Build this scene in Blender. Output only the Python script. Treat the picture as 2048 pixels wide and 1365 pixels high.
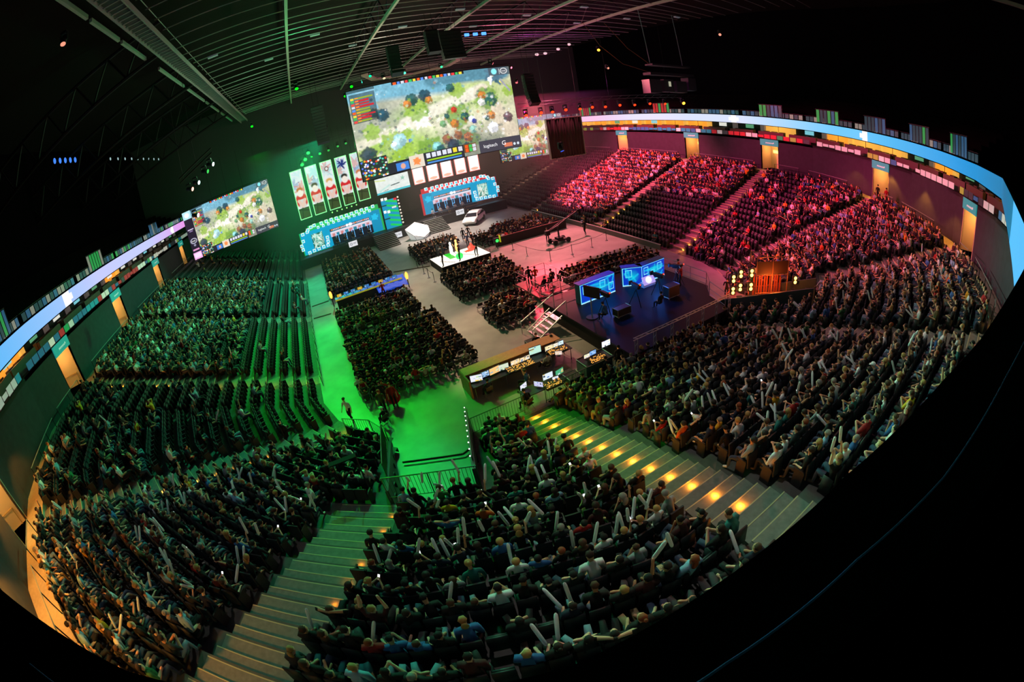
# E-sports event in a big arena, seen through a fisheye lens from the upper balcony
import bpy, bmesh, math, random
import numpy as np
from mathutils import Vector, Matrix
random.seed(7); RNG = np.random.default_rng(7)
PI = math.pi
def rad(a): return math.radians(a)
for _o in list(bpy.data.objects): bpy.data.objects.remove(_o, do_unlink=True)
SC = bpy.context.scene
COL = SC.collection

# ------------------------------------------------------------------ camera (15.7 mm fisheye on a 36 mm sensor)
def cam_axes(az, pi, ro):
    ca, sa = math.cos(az), math.sin(az)
    fwd = Vector((sa*math.cos(pi), ca*math.cos(pi), math.sin(pi)))
    right = Vector((ca, -sa, 0)); up = right.cross(fwd)
    r2 = math.cos(ro)*right + math.sin(ro)*up
    u2 = -math.sin(ro)*right + math.cos(ro)*up
    return r2, u2, fwd
CR, CU, CF = cam_axes(rad(22.588), rad(-28.27), rad(-9.832))
CAMPOS = Vector((0, 0, 14.0))
camd = bpy.data.cameras.new('camera')
camd.type = 'PANO'
FOC = 892.48*36/2048
for holder in (camd, getattr(camd, 'cycles', None)):
    if holder is None: continue
    for k, v in (('panorama_type', 'FISHEYE_EQUISOLID'), ('fisheye_lens', FOC), ('fisheye_fov', 3.3)):
        try: setattr(holder, k, v)
        except Exception: pass
camd.sensor_width = 36; camd.sensor_fit = 'HORIZONTAL'
camd.clip_start = 0.02; camd.clip_end = 500
cam = bpy.data.objects.new('camera', camd); COL.objects.link(cam)
m3 = Matrix((CR, CU, -CF)).transposed()
cam.matrix_world = Matrix.Translation(CAMPOS) @ m3.to_4x4()
SC.camera = cam
def project(p):
    """pixel of a world point in the 2048 x 1365 frame (used to choose which seats get their own objects)"""
    d = Vector(p)-CAMPOS; x, y, z = d.dot(CR), d.dot(CU), d.dot(CF)
    n = d.length; th = math.acos(max(-1, min(1, z/n))); r = 2*892.48*math.sin(th/2); q = math.hypot(x, y) or 1e-9
    return 1024+x/q*r, 682.5-y/q*r

# ------------------------------------------------------------------ world, view
w = bpy.data.worlds.new('dark_hall'); SC.world = w; w.use_nodes = True
w.node_tree.nodes['Background'].inputs[0].default_value = (0.10, 0.16, 0.2, 1)
w.node_tree.nodes['Background'].inputs[1].default_value = 0.0025
vs = SC.view_settings
vs.view_transform = 'Standard'; vs.look = 'None'; vs.exposure = 0; vs.gamma = 1; vs.use_curve_mapping = False
SC.cycles.max_bounces = 4; SC.cycles.diffuse_bounces = 2; SC.cycles.glossy_bounces = 2
SC.cycles.sample_clamp_indirect = 3
try: SC.cycles.use_light_tree = True; SC.cycles.use_denoising = True
except Exception: pass

# ------------------------------------------------------------------ rig light: the coloured spots hung in the roof, plus added crowd fills
def spot(name, loc, target, col, power, angle=60, blend=0.6, size=0.25):
    l = bpy.data.lights.new(name, 'SPOT'); l.energy = power; l.color = col[:3]; l.spot_size = rad(angle); l.spot_blend = blend; l.shadow_soft_size = size
    o = bpy.data.objects.new(name, l); COL.objects.link(o); o.location = loc
    o.rotation_euler = (Vector(target)-Vector(loc)).to_track_quat('-Z', 'Y').to_euler()
    return o
def point(name, loc, col, power, size=0.1):
    l = bpy.data.lights.new(name, 'POINT'); l.energy = power; l.color = col[:3]; l.shadow_soft_size = size
    o = bpy.data.objects.new(name, l); COL.objects.link(o); o.location = loc; return o
def area(name, loc, target, col, power, sx=1, sy=1):
    l = bpy.data.lights.new(name, 'AREA'); l.energy = power; l.color = col[:3]; l.shape = 'RECTANGLE'; l.size = sx; l.size_y = sy
    o = bpy.data.objects.new(name, l); COL.objects.link(o); o.location = loc
    o.rotation_euler = (Vector(target)-Vector(loc)).to_track_quat('-Z', 'Y').to_euler(); return o
GREEN = (0.0, 1.0, 0.006); TEAL = (0.0, 1.0, 0.45); RED = (1.0, 0.015, 0.08); WARM = (1.0, 0.62, 0.42); WHITE = (1, .95, .85)
CYAN = (0.1, 0.9, 0.75); BLUE = (0.02, 0.12, 1.0); MAG = (1.0, 0.03, 0.25); AMBER = (1.0, 0.42, 0.05)
LIGHTS = [
 ('green_wash', (1, 34, 20), (2.5, 14, 0), GREEN, 12000, 40), ('green_wash', (-4, 48, 20), (-2.5, 31, 0), (0, 1, .03), 26000, 40),
 ('green_wash', (2, 64, 15), (-2, 50, 0), (0.0, 1, .30), 13000, 46), ('green_wash', (6, 40, 20), (7.8, 12.5, 1.5), GREEN, 12000, 20),
 ('green_wash', (6, 46, 20), (3, 24, 0), GREEN, 5000, 34),
 ('white_wash', (8.5, 56, 21), (9, 38, 0), (1, .68, .46), 24000, 34), ('white_wash', (16, 62, 17), (17, 58.5, 0), (1, .76, .64), 30000, 54),
 ('white_wash', (9, 40, 20), (10, 25, 0), (1, .58, .32), 18000, 28),
 ('red_wash', (30, 52, 18), (23.5, 38, 0), (1, .20, .22), 52000, 50), ('red_wash', (24, 44, 18), (17.0, 31.0, 0), (1, .0, .05), 70000, 26),
 ('red_wash', (22, 46, 19), (27.3, 24, 0), (1, .03, .28), 12000, 26),
 ('red_wash', (22, 50, 19), (42, 50, 5), (1, .07, .17), 130000, 60), ('red_wash', (20, 40, 20), (43, 26, 4), (1, .04, .2), 50000, 54),
 ('red_wash', (24, 44, 20), (38, 13, 3), (1, .05, .2), 60000, 46),
 ('teal_wash', (4, 58, 18), (-12, 50, 3), TEAL, 19000, 70), ('teal_wash', (6, 44, 20), (-12, 33, 3), (0.03, 1, .28), 16000, 66),
 ('teal_wash', (8, 42, 21), (-8, 11, 4.5), (0.01, 1, .45), 20000, 42), ('cyan_wash', (12, 44, 21), (6, 2.5, 6), (0.04, .95, .42), 100000, 30),
 ('cyan_wash', (16, 44, 21), (18, 5, 4), (0.12, .9, .58), 80000, 44),
 ('rose_wash', (34, 24, 21), (8.5, 2, 6), (1, .36, .24), 9000, 22), ('rose_wash', (34, 40, 19), (31, 8, 4), (1, .2, .24), 20000, 56),
 ('rose_wash', (6, 16, 23), (8, 4.5, 5), (.85, .75, .70), 3800, 56), ('rose_wash', (-9, 16, 23), (-9, 9, 5), (.8, .75, .7), 1200, 52), ('rose_wash', (26, 16, 23), (25, 6, 5), (1, .55, .55), 3500, 60),  # soft top fills added to brighten the backs of the near crowd
 ('blue_wash', (17, 26, 11), (18.3, 22.2, 1.2), BLUE, 3500, 46),
]
for i, (n, a, b, c, p, an) in enumerate(LIGHTS): spot(n, a, b, c, p, an)

# ------------------------------------------------------------------ materials
def lin(c):
    return tuple(((x/12.92) if x <= 0.04045 else ((x+0.055)/1.055)**2.4) for x in c[:3])
def hexc(h): return lin(tuple(int(h[i:i+2], 16)/255 for i in (0, 2, 4)))
MATS = {}
def M(name, col=(.5, .5, .5), rough=0.6, metal=0.0, emit=None, es=1.0, noise=0.0, nscale=8.0, spec=.4):
    if name in MATS: return MATS[name]
    m = bpy.data.materials.new(name); m.use_nodes = True; nt = m.node_tree; b = nt.nodes['Principled BSDF']
    b.inputs['Base Color'].default_value = (*col, 1); b.inputs['Roughness'].default_value = rough; b.inputs['Metallic'].default_value = metal; b.inputs['Specular IOR Level'].default_value = spec
    if emit is not None:
        b.inputs['Emission Color'].default_value = (*emit, 1); b.inputs['Emission Strength'].default_value = es
    if noise:
        n = nt.nodes.new('ShaderNodeTexNoise'); n.inputs['Scale'].default_value = nscale; n.inputs['Detail'].default_value = 6
        tc = nt.nodes.new('ShaderNodeTexCoord'); nt.links.new(tc.outputs['Object'], n.inputs['Vector'])
        r = nt.nodes.new('ShaderNodeValToRGB'); r.color_ramp.elements[0].position = .3; r.color_ramp.elements[1].position = .7
        r.color_ramp.elements[0].color = (*[c*(1-noise) for c in col], 1); r.color_ramp.elements[1].color = (*[min(1, c*(1+noise)) for c in col], 1)
        nt.links.new(n.outputs['Fac'], r.inputs['Fac']); nt.links.new(r.outputs['Color'], b.inputs['Base Color'])
        bp = nt.nodes.new('ShaderNodeBump'); bp.inputs['Strength'].default_value = .15; nt.links.new(n.outputs['Fac'], bp.inputs['Height']); nt.links.new(bp.outputs['Normal'], b.inputs['Normal'])
    MATS[name] = m; return m
def attr_mat(name, emission=False, es=1.0, rough=.8):
    if name in MATS: return MATS[name]
    m = bpy.data.materials.new(name); m.use_nodes = True; nt = m.node_tree; b = nt.nodes['Principled BSDF']
    a = nt.nodes.new('ShaderNodeAttribute'); a.attribute_name = 'Col'
    if emission:
        b.inputs['Base Color'].default_value = (0.01, .01, .01, 1)
        nt.links.new(a.outputs['Color'], b.inputs['Emission Color']); b.inputs['Emission Strength'].default_value = es
    else: nt.links.new(a.outputs['Color'], b.inputs['Base Color'])
    b.inputs['Roughness'].default_value = rough; MATS[name] = m; return m
def glass(name, col=(.6, .8, .8), a=.25):
    if name in MATS: return MATS[name]
    m = bpy.data.materials.new(name); m.use_nodes = True; b = m.node_tree.nodes['Principled BSDF']
    b.inputs['Base Color'].default_value = (*col, 1); b.inputs['Alpha'].default_value = a; b.inputs['Roughness'].default_value = .1
    MATS[name] = m; return m
concrete = M('concrete', (.10, .10, .10), .75, noise=.2, nscale=3)
stairc = M('stair_concrete', (.20, .20, .19), .8, noise=.15, nscale=6)
floorm = M('floor_coating', (.30, .31, .30), .42, noise=.18, nscale=.6)
black = M('black_cloth', (.008, .008, .009), .9)
blackm = M('black_metal', (.012, .012, .014), .45, .3)
darkm = M('dark_plastic', (.025, .027, .03), .5)
seatm = M('seat_fabric', (.016, .02, .026), .7)
alu = M('aluminium', (.55, .56, .58), .35, .8)
grey = M('grey_metal', (.2, .21, .22), .45, .6)
wallm = M('wall_panel', (.035, .038, .05), .8, noise=.15, nscale=2)
whitem = M('white_lacquer', (.8, .8, .8), .35)
woodm = M('brown_drape', (.34, .17, .09), .7, noise=.2, nscale=4)
amberE = M('amber_lamp', (.9, .5, .1), .5, emit=(1, .38, .04), es=9)
amberS = M('amber_lit_wall', (.75, .6, .45), .8)
signteal = M('teal_sign', (.03, .35, .33), .5, emit=(.02, .32, .32), es=.55)
whiteE = M('white_lamp', (.9, .9, .9), .5, emit=(1, .98, .95), es=3)
screenW = M('screen_white', (.2, .2, .2), .4, emit=(.85, .95, 1), es=1.3)
redE = M('red_lamp', (.5, .02, .02), .4, emit=(1, .03, .01), es=5)
greenE = M('green_tube', (.02, .4, .05), .4, emit=(.02, 1, .08), es=2.2)
blueE = M('blue_lamp', (.02, .05, .4), .4, emit=(.05, .2, 1), es=3)

# ------------------------------------------------------------------ mesh helpers
class MB:
    def __init__(s): s.v = []; s.f = []; s.mi = []; s.cur = 0
    def add(s, vs_, fs):
        n = len(s.v); s.v += [tuple(v) for v in vs_]; s.f += [tuple(i+n for i in f) for f in fs]; s.mi += [s.cur]*len(fs); return s
    def mat(s, i): s.cur = i; return s
    def box(s, c, d, rz=0.0, rx=0.0, ry=0.0):
        R_ = Matrix.Rotation(rz, 3, 'Z') @ Matrix.Rotation(ry, 3, 'Y') @ Matrix.Rotation(rx, 3, 'X'); c = Vector(c)
        P = [c + R_ @ Vector((x*d[0]/2, y*d[1]/2, z*d[2]/2)) for x, y, z in ((-1,-1,-1),(1,-1,-1),(1,1,-1),(-1,1,-1),(-1,-1,1),(1,-1,1),(1,1,1),(-1,1,1))]
        return s.add(P, [(0,3,2,1),(4,5,6,7),(0,1,5,4),(1,2,6,5),(2,3,7,6),(3,0,4,7)])
    def bx(s, x0, x1, y0, y1, z0, z1): return s.box(((x0+x1)/2, (y0+y1)/2, (z0+z1)/2), (abs(x1-x0), abs(y1-y0), abs(z1-z0)))
    def tube(s, a, b, r, n=6, r2=None):
        a, b = Vector(a), Vector(b); d = (b-a)
        if d.length < 1e-6: return s
        q = d.to_track_quat('Z', 'Y'); r2 = r if r2 is None else r2; P = []
        for c_, rr in ((a, r), (b, r2)):
            for i in range(n):
                t = 2*PI*i/n; P.append(c_ + q @ Vector((math.cos(t)*rr, math.sin(t)*rr, 0)))
        return s.add(P, [(i, (i+1) % n, n+(i+1) % n, n+i) for i in range(n)] + [tuple(range(n-1, -1, -1)), tuple(range(n, 2*n))])
    def path(s, pts, r, n=6):
        for a, b in zip(pts, pts[1:]): s.tube(a, b, r, n)
        return s
    def prism(s, poly, z0, z1):
        n = len(poly); P = [(x, y, z0) for x, y in poly]+[(x, y, z1) for x, y in poly]
        return s.add(P, [tuple(range(n-1, -1, -1)), tuple(range(n, 2*n))]+[(i, (i+1) % n, n+(i+1) % n, n+i) for i in range(n)])
    def quad(s, a, b, c, d): return s.add([a, b, c, d], [(0, 1, 2, 3)])
    def ball(s, c, r, nu=10, nv=6, keep=None):
        rx_, ry_, rz_ = (r, r, r) if not isinstance(r, tuple) else r
        P = []; F = []
        for j in range(nv+1):
            ph = PI*j/nv
            for i in range(nu):
                t = 2*PI*i/nu; P.append((c[0]+rx_*math.sin(ph)*math.cos(t), c[1]+ry_*math.sin(ph)*math.sin(t), c[2]+rz_*math.cos(ph)))
        for j in range(nv):
            for i in range(nu):
                F.append((j*nu+i, (j+1)*nu+i, (j+1)*nu+(i+1) % nu, j*nu+(i+1) % nu))
        return s.add(P, F)
    def mesh(s, name, mats):
        me = bpy.data.meshes.new(name); me.from_pydata(s.v, [], s.f)
        for m in (mats if isinstance(mats, (list, tuple)) else [mats]): me.materials.append(m)
        me.polygons.foreach_set('material_index', s.mi); me.update(); return me
    def build(s, name, mats, parent=None, smooth=False):
        me = s.mesh(name, mats)
        if smooth: me.polygons.foreach_set('use_smooth', [True]*len(me.polygons))
        o = bpy.data.objects.new(name, me); COL.objects.link(o)
        if parent is not None:
            o.parent = parent; o.matrix_parent_inverse = parent.matrix_world.inverted()
        return o
def tag(o, label=None, cat=None, group=None, kind=None):
    if label: o['label'] = label
    if cat: o['category'] = cat
    if group: o['group'] = group
    if kind: o['kind'] = kind
    return o
def empty(name, loc, label, cat, group=None, rz=0):
    o = bpy.data.objects.new(name, None); COL.objects.link(o); o.location = loc; o.rotation_euler.z = rz; o.empty_display_size = .2
    o.matrix_world = Matrix.Translation(Vector(loc)) @ Matrix.Rotation(rz, 4, 'Z')
    return tag(o, label, cat, group)
def lpart(mb, name, mats, parent, smooth=False):
    """a part whose mesh is written in its thing's own coordinates"""
    o = mb.build(name, mats, None, smooth); o.parent = parent; return o
def struct(o): o['kind'] = 'structure'; return o
def obj_from(me, name, loc=(0, 0, 0), rz=0, parent=None):
    o = bpy.data.objects.new(name, me); COL.objects.link(o); o.location = loc; o.rotation_euler.z = rz
    if parent: o.parent = parent
    return o
def copy_tree(o, loc, rz, label=None, group=None):
    c = o.copy(); COL.objects.link(c); c.location = loc; c.rotation_euler = (0, 0, rz)
    if label: c['label'] = label
    if group: c['group'] = group
    for ch in list(o.children):
        d = ch.copy(); COL.objects.link(d); d.parent = c
        for g in list(ch.children):
            e = g.copy(); COL.objects.link(e); e.parent = d
    return c
ORD = ['first','second','third','fourth','fifth','sixth','seventh','eighth','ninth','tenth','eleventh','twelfth','thirteenth','fourteenth','fifteenth','sixteenth','seventeenth','eighteenth','nineteenth','twentieth']
def ordn(n):
    if n <= 20: return ORD[n-1]
    t = ['twenty','thirty','forty','fifty','sixty','seventy','eighty','ninety'][n//10-2]
    return t+'-'+ORD[n % 10-1] if n % 10 else {20:'twentieth',30:'thirtieth',40:'fortieth',50:'fiftieth',60:'sixtieth'}[n]

def words3d(txt, size, loc, mat, parent, name='lettering', depth=.004):
    cu = bpy.data.curves.new(name, 'FONT'); cu.body = txt; cu.size = size; cu.extrude = depth; o = bpy.data.objects.new(name, cu); COL.objects.link(o)
    dg = bpy.context.evaluated_depsgraph_get(); me = bpy.data.meshes.new_from_object(o.evaluated_get(dg)); bpy.data.objects.remove(o); me.materials.clear(); me.materials.append(mat)
    r = bpy.data.objects.new(name, me); COL.objects.link(r); r.parent = parent; r.location = loc; r.rotation_euler = (PI/2, 0, 0); return r
# ------------------------------------------------------------------ LED pictures: numpy raster -> fine grid of coloured LED cells
class Pic:
    def __init__(s, w_, h_, bg): s.w, s.h = w_, h_; s.a = np.zeros((h_, w_, 3), np.float32); s.a[:] = lin(bg); s.Y, s.X = np.mgrid[0:h_, 0:w_]+.5; s.X = s.X/w_; s.Y = s.Y/h_; s.asp = w_/h_
    def blend(s, m, c, op=1.0): m = (np.clip(m, 0, 1)*op)[..., None]; s.a = s.a*(1-m)+np.array(lin(c), np.float32)*m; return s
    def ell(s, cx, cy, rx, ry, c, soft=.12, op=1.0):
        d = np.sqrt(((s.X-cx)/rx)**2+((s.Y-cy)/ry)**2); return s.blend((1+soft-d)/(2*soft), c, op)
    def blob(s, cx, cy, r, c, seed=0, amp=.25, op=1., asp=None):
        asp = asp or s.asp; dx = (s.X-cx)*asp; dy = s.Y-cy; t = np.arctan2(dy, dx); d = np.hypot(dx, dy)
        rr = r*(1+amp*np.sin(5*t+seed)*.6+amp*np.sin(9*t+2.3*seed)*.5+amp*.4*np.sin(14*t+seed*3.1)); return s.blend((rr-d)/(r*.18)+.5, c, op)
    def rect(s, x0, y0, x1, y1, c, op=1.): return s.blend(((s.X >= x0) & (s.X < x1) & (s.Y >= y0) & (s.Y < y1)).astype(np.float32), c, op)
    def line(s, x0, y0, x1, y1, w_, c, op=1., soft=.5):
        ax, ay = (s.X-x0)*s.asp, s.Y-y0; bx_, by = (x1-x0)*s.asp, y1-y0; L = bx_*bx_+by*by
        t = np.clip((ax*bx_+ay*by)/max(L, 1e-9), 0, 1); d = np.hypot(ax-t*bx_, ay-t*by); return s.blend((w_-d)/(w_*soft)+.5, c, op)
    def noise(s, amt, cell=6, seed=1):
        r = np.random.default_rng(seed); g = r.random((s.h//cell+3, s.w//cell+3)); yy = np.clip((s.Y*s.h)/cell, 0, g.shape[0]-2); xx = np.clip((s.X*s.w)/cell, 0, g.shape[1]-2)
        iy, ix = yy.astype(int), xx.astype(int); fy, fx = yy-iy, xx-ix
        v = g[iy, ix]*(1-fy)*(1-fx)+g[iy+1, ix]*fy*(1-fx)+g[iy, ix+1]*(1-fy)*fx+g[iy+1, ix+1]*fy*fx
        s.a *= (1+amt*(v-.5)*2)[..., None]; return s
    FONT = {'l':'010010010010011','o':'000111101101111','g':'111101111001111','i':'010000010010010','t':'010111010010011','e':'111101111100111','c':'000111100100111','h':'100100111101101','G':'111100101101111','n':'000110101101101','m':'000111111101101','a':'000011101101011','b':'100100111101111','u':'000101101101111','r':'000111100100100'}
    def text(s, x, y, txt, hgt, c, rot=0):
        px = hgt/5; 
        for k, ch in enumerate(txt):
            f = s.FONT.get(ch)
            if f is None: continue
            for j in range(15):
                if f[j] == '1':
                    xx = x+(k*4+j % 3)*px/s.asp; yy = y+(j//3)*px; s.rect(xx, yy, xx+px/s.asp, yy+px, c)
        return s
    def mesh(s, name, w_, h_, mat):
        """grid in the local XZ plane, bottom-left corner at the origin, facing -Y"""
        W_, H_ = s.w, s.h
        xs = np.linspace(0, w_, W_+1); zs = np.linspace(h_, 0, H_+1)
        gx, gz = np.meshgrid(xs, zs); V = np.stack([gx.ravel(), np.zeros(gx.size), gz.ravel()], 1)
        i, j = np.meshgrid(np.arange(W_), np.arange(H_)); a = (j*(W_+1)+i).ravel(); F = np.stack([a, a+W_+1, a+W_+2, a+1], 1)
        return np_mesh(name, V, F, [mat], None, s.a.reshape(-1, 3))
def np_mesh(name, V, F, mats, mi=None, fcol=None, smooth=False):
    """F is an (n, k) array (k = 3 or 4) or list; fcol gives one colour per face"""
    me = bpy.data.meshes.new(name); F = np.asarray(F, np.int32); n, k = F.shape
    me.vertices.add(len(V)); me.vertices.foreach_set('co', np.asarray(V, np.float32).ravel())
    me.loops.add(n*k); me.loops.foreach_set('vertex_index', F.ravel())
    me.polygons.add(n); me.polygons.foreach_set('loop_start', np.arange(0, n*k, k, dtype=np.int32))
    for m in mats: me.materials.append(m)
    if mi is not None: me.polygons.foreach_set('material_index', np.asarray(mi, np.int32))
    if fcol is not None:
        a = me.attributes.new('Col', 'FLOAT_COLOR', 'CORNER'); c = np.ones((n*k, 4), np.float32); c[:, :3] = np.repeat(np.asarray(fcol, np.float32), k, axis=0)
        a.data.foreach_set('color', c.ravel())
    if smooth: me.polygons.foreach_set('use_smooth', np.ones(n, bool))
    me.update(calc_edges=True); me.validate(); return me
# ================================================================== the bowl: one polygon offset outwards
XC = 13.6
def _base():
    P = [Vector((-2.7, 78.0)), Vector((-2.7, 25.2))]
    for a in (15, 30, 45, 60, 75):
        P.append(P[-1] + 2.58*Vector((math.sin(rad(a)), -math.cos(rad(a)))))
    R_ = [Vector((2*XC-p.x, p.y)) for p in reversed(P)]
    return P + R_
BASE = _base()
NS = len(BASE)-1
TAN = [(BASE[i+1]-BASE[i]).normalized() for i in range(NS)]
NOR = [Vector((t.y, -t.x)) for t in TAN]                 # outward (left side runs -y: normal is -x)
def off(d):
    out = []
    for i in range(NS+1):
        if i == 0: out.append(BASE[0]+NOR[0]*d)
        elif i == NS: out.append(BASE[NS]+NOR[-1]*d)
        else:
            b = (NOR[i-1]+NOR[i]).normalized(); out.append(BASE[i]+b*(d/b.dot(NOR[i])))
    return out
RISE, TREAD, D0, NROW = .345, .925, .25, 19
def dk(k): return D0+TREAD*k
def zk(k): return max(.04, RISE*k)
DTOP = dk(NROW); ZTOP = RISE*NROW
TUN = [Vector(p) for p in ((0.15, 18.6), (4.15, 17.4), (2.35, 10.9), (-.75, 12.1))]
TUNR = [Vector((2*XC-p.x, p.y)) for p in reversed(TUN)]
def inpoly(p, poly):
    c = False; n = len(poly)
    for i in range(n):
        a, b = poly[i], poly[(i+1) % n]
        if (a.y > p[1]) != (b.y > p[1]) and p[0] < (b.x-a.x)*(p[1]-a.y)/(b.y-a.y)+a.x: c = not c
    return c
def in_tunnel(p): return inpoly(p, TUN) or inpoly(p, TUNR)
# aisles: (name, side index, point on base line, width, first row, half steps from row)
def mid(i): return (BASE[i]+BASE[i+1])/2
AIS = [('far left stairs', 0, Vector((-2.7, 70.3)), 1.3, 0, 8), ('third left stairs', 0, Vector((-2.7, 56.3)), 1.3, 0, 8), ('second left stairs', 0, Vector((-2.7, 41.6)), 1.3, 0, 8),
       ('first left stairs', 0, Vector((-2.7, 28.6)), 1.3, 0, 8), ('left corner stairs', 2, mid(2)-TAN[2]*.5, 1.5, 0, 5),
       ('wide green stairs', 4, mid(4)+Vector((-.35, .1)), 2.6, 7, 7), ('amber lit stairs', 6, Vector((7.15, 16.69)), 2.0, 0, 0),
       ('pink near stairs', 6, Vector((20.4, 16.69)), 2.0, 0, 0), ('right tunnel stairs', 8, mid(8)+Vector((.75, .1)), 2.4, 7, 7),
       ('right corner stairs', 10, mid(10)+TAN[10]*.9, 1.5, 0, 5), ('first right stairs', 12, Vector((29.9, 28.9)), 1.4, 0, 8),
       ('second right stairs', 12, Vector((29.9, 42.0)), 1.4, 0, 8), ('third right stairs', 12, Vector((29.9, 57.2)), 1.4, 0, 8), ('far right stairs', 12, Vector((29.9, 70.3)), 1.4, 0, 8)]
TOPL = [off(dk(k)) for k in range(NROW+1)]
# ---- terrace
mb = MB()
for k in range(NROW):
    A, B = TOPL[k], TOPL[k+1]; z = zk(k); z0 = zk(k-1) if k else 0.0
    for i in range(NS):
        L = (A[i+1]-A[i]).length; n = 1 if i in (0, NS-1) else max(1, int(L/.25))
        for j in range(n):
            t0, t1 = j/n, (j+1)/n
            a0, a1 = A[i].lerp(A[i+1], t0), A[i].lerp(A[i+1], t1); b0, b1 = B[i].lerp(B[i+1], t0), B[i].lerp(B[i+1], t1)
            c = (a0+a1+b0+b1)/4
            if n > 1 and in_tunnel(c): continue
            mb.add([(a0.x, a0.y, z), (a1.x, a1.y, z), (b1.x, b1.y, z), (b0.x, b0.y, z), (a0.x, a0.y, z0), (a1.x, a1.y, z0)], [(0, 1, 2, 3), (4, 5, 1, 0)])
struct(mb.build('seating_terrace_floor', concrete))
# ---- walkway on top and the wall behind it
WT = off(DTOP+1.45); A = TOPL[NROW]; mb = MB()
for i in range(NS):
    a0, a1, b0, b1 = A[i], A[i+1], WT[i], WT[i+1]; z0 = zk(NROW-1)
    mb.add([(a0.x, a0.y, ZTOP), (a1.x, a1.y, ZTOP), (b1.x, b1.y, ZTOP), (b0.x, b0.y, ZTOP), (a0.x, a0.y, z0), (a1.x, a1.y, z0)], [(0, 1, 2, 3), (4, 5, 1, 0)])
struct(mb.build('floor_walkway', M('walkway_floor', (.5, .45, .36), .8, noise=.1)))
DW = DTOP+1.45; ZW = 10.45; DOORW = 2.5
doors = {0: [70.8, 56.9, 42.3, 28.9, ], 12: [28.9, 42.3, 56.9, 70.8]}
def side_doors(i):
    """door centres on the wall of side i as distances along its tangent from the side's first top vertex"""
    a = WT[i]; L = (WT[i+1]-a).length; r = []
    for (nm, si, p, w_, k0, hs) in AIS:
        if si == i:
            r.append(((p + NOR[i]*DW - a).dot(TAN[i])))
    return sorted(r), L
WALLN = ['left', 'left_corner_a', 'left_corner_b', 'left_corner_c', 'left_corner_d', 'left_corner_e', 'near', 'right_corner_e', 'right_corner_d', 'right_corner_c', 'right_corner_b', 'right_corner_a', 'right']
DOORS = []
for i in range(NS):
    cs, L = side_doors(i); a = WT[i]; mb = MB(); s = 0.0
    cuts = []
    for c in cs: cuts += [(c-DOORW/2, c+DOORW/2)]
    def pt(u, z, b=0.0): p = a+TAN[i]*u+NOR[i]*b; return (p.x, p.y, z)
    def slab(u0, u1, z0, z1): mb.add([pt(u0, z0), pt(u1, z0), pt(u1, z1), pt(u0, z1), pt(u0, z0, .15), pt(u1, z0, .15), pt(u1, z1, .15), pt(u0, z1, .15)], [(0, 1, 2, 3), (7, 6, 5, 4), (3, 2, 6, 7), (0, 3, 7, 4), (1, 5, 6, 2)])
    for (c0, c1) in cuts:
        slab(s, c0, ZTOP, ZW); slab(c0, c1, 9.72, ZW); s = c1
        DOORS.append((i, (c0+c1)/2))
    slab(s, L, ZTOP, ZW)
    struct(mb.build('wall_'+WALLN[i], wallm))
# door recesses: amber lit lobby behind each opening, teal sign above
for n, (i, u) in enumerate(DOORS):
    a = WT[i]; t, nn = TAN[i], NOR[i]
    c = a+t*u; ang = math.atan2(t.y, t.x)
    if c.y > 60 : pass
    e = empty('door_%d' % (n+1), (c.x, c.y, ZTOP), None, None, rz=ang); e['kind'] = 'structure'
    # local x along the wall; local +y points into the lobby when the normal is on the left hand side
    sgn = 1 if (Vector((-t.y, t.x)).dot(nn) > 0) else -1
    m = MB(); hw = DOORW/2
    m.bx(-hw-.1, -hw, 0, sgn*2.6, 0, 3.2).bx(hw, hw+.1, 0, sgn*2.6, 0, 3.2).bx(-hw, hw, sgn*2.5, sgn*2.6, 0, 3.2).bx(-hw, hw, 0, sgn*2.6, 3.15, 3.2)
    lpart(m, 'door_frame', amberS, e); m = MB().bx(-.15, .9, sgn*2.44, sgn*2.49, 2.0, 2.35); lpart(m, 'exit_light', M('exit_lamp', (.9, .8, .4), .5, emit=(1, .75, .2), es=1.6), e)
    m = MB(); m.tube((-hw+.1, sgn*.4, .95), (-hw+.1, sgn*2.2, .95), .03).tube((-hw+.1, sgn*.4, 0), (-hw+.1, sgn*.4, .95), .03); lpart(m, 'handrail', M('amber_steel', (.5, .35, .15), .4, .5), e)
    sg = MB().bx(-hw-.1, hw+.1, -sgn*.12, -sgn*.02, 3.08, 3.88); so = lpart(sg, 'sign_board', signteal, e)
    g = MB(); 
    for q in range(9): g.bx(-.55+q*.12, -.55+q*.12+.07, -sgn*.135, -sgn*.125, 3.35+.04*(q % 2), 3.5)
    g.bx(-.75, -.62, -sgn*.135, -sgn*.125, 3.4, 3.55)
    lpart(g, 'sign_lettering', M('sign_letter', (.8, .8, .8), .5, emit=(.6, .8, .8), es=.4), so)
    lp = c+nn*1.3
    point('lobby_lamp', (lp.x, lp.y, ZTOP+2.7), (1, .50, .12), 95, .25)
# ceiling lamps over the walkway in the corners
for x, y, p_ in ((-18.6, 16.5, 120), (-16.6, 11.6, 200), (-13.2, 7.6, 300), (-9.2, 4.3, 200), (46.0, 16.5, 90), (44.0, 11.6, 200), (40.6, 7.4, 200), (36.5, 4.2, 160)):
    v_ = Vector((x-XC, y-24)).normalized(); spot('walkway_lamp', (x+v_.x*.3, y+v_.y*.3, 9.9), (x+v_.x*.1, y+v_.y*.1, 6.5), (1, .36, .04), p_*3.2, 100, .35, .2)
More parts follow.
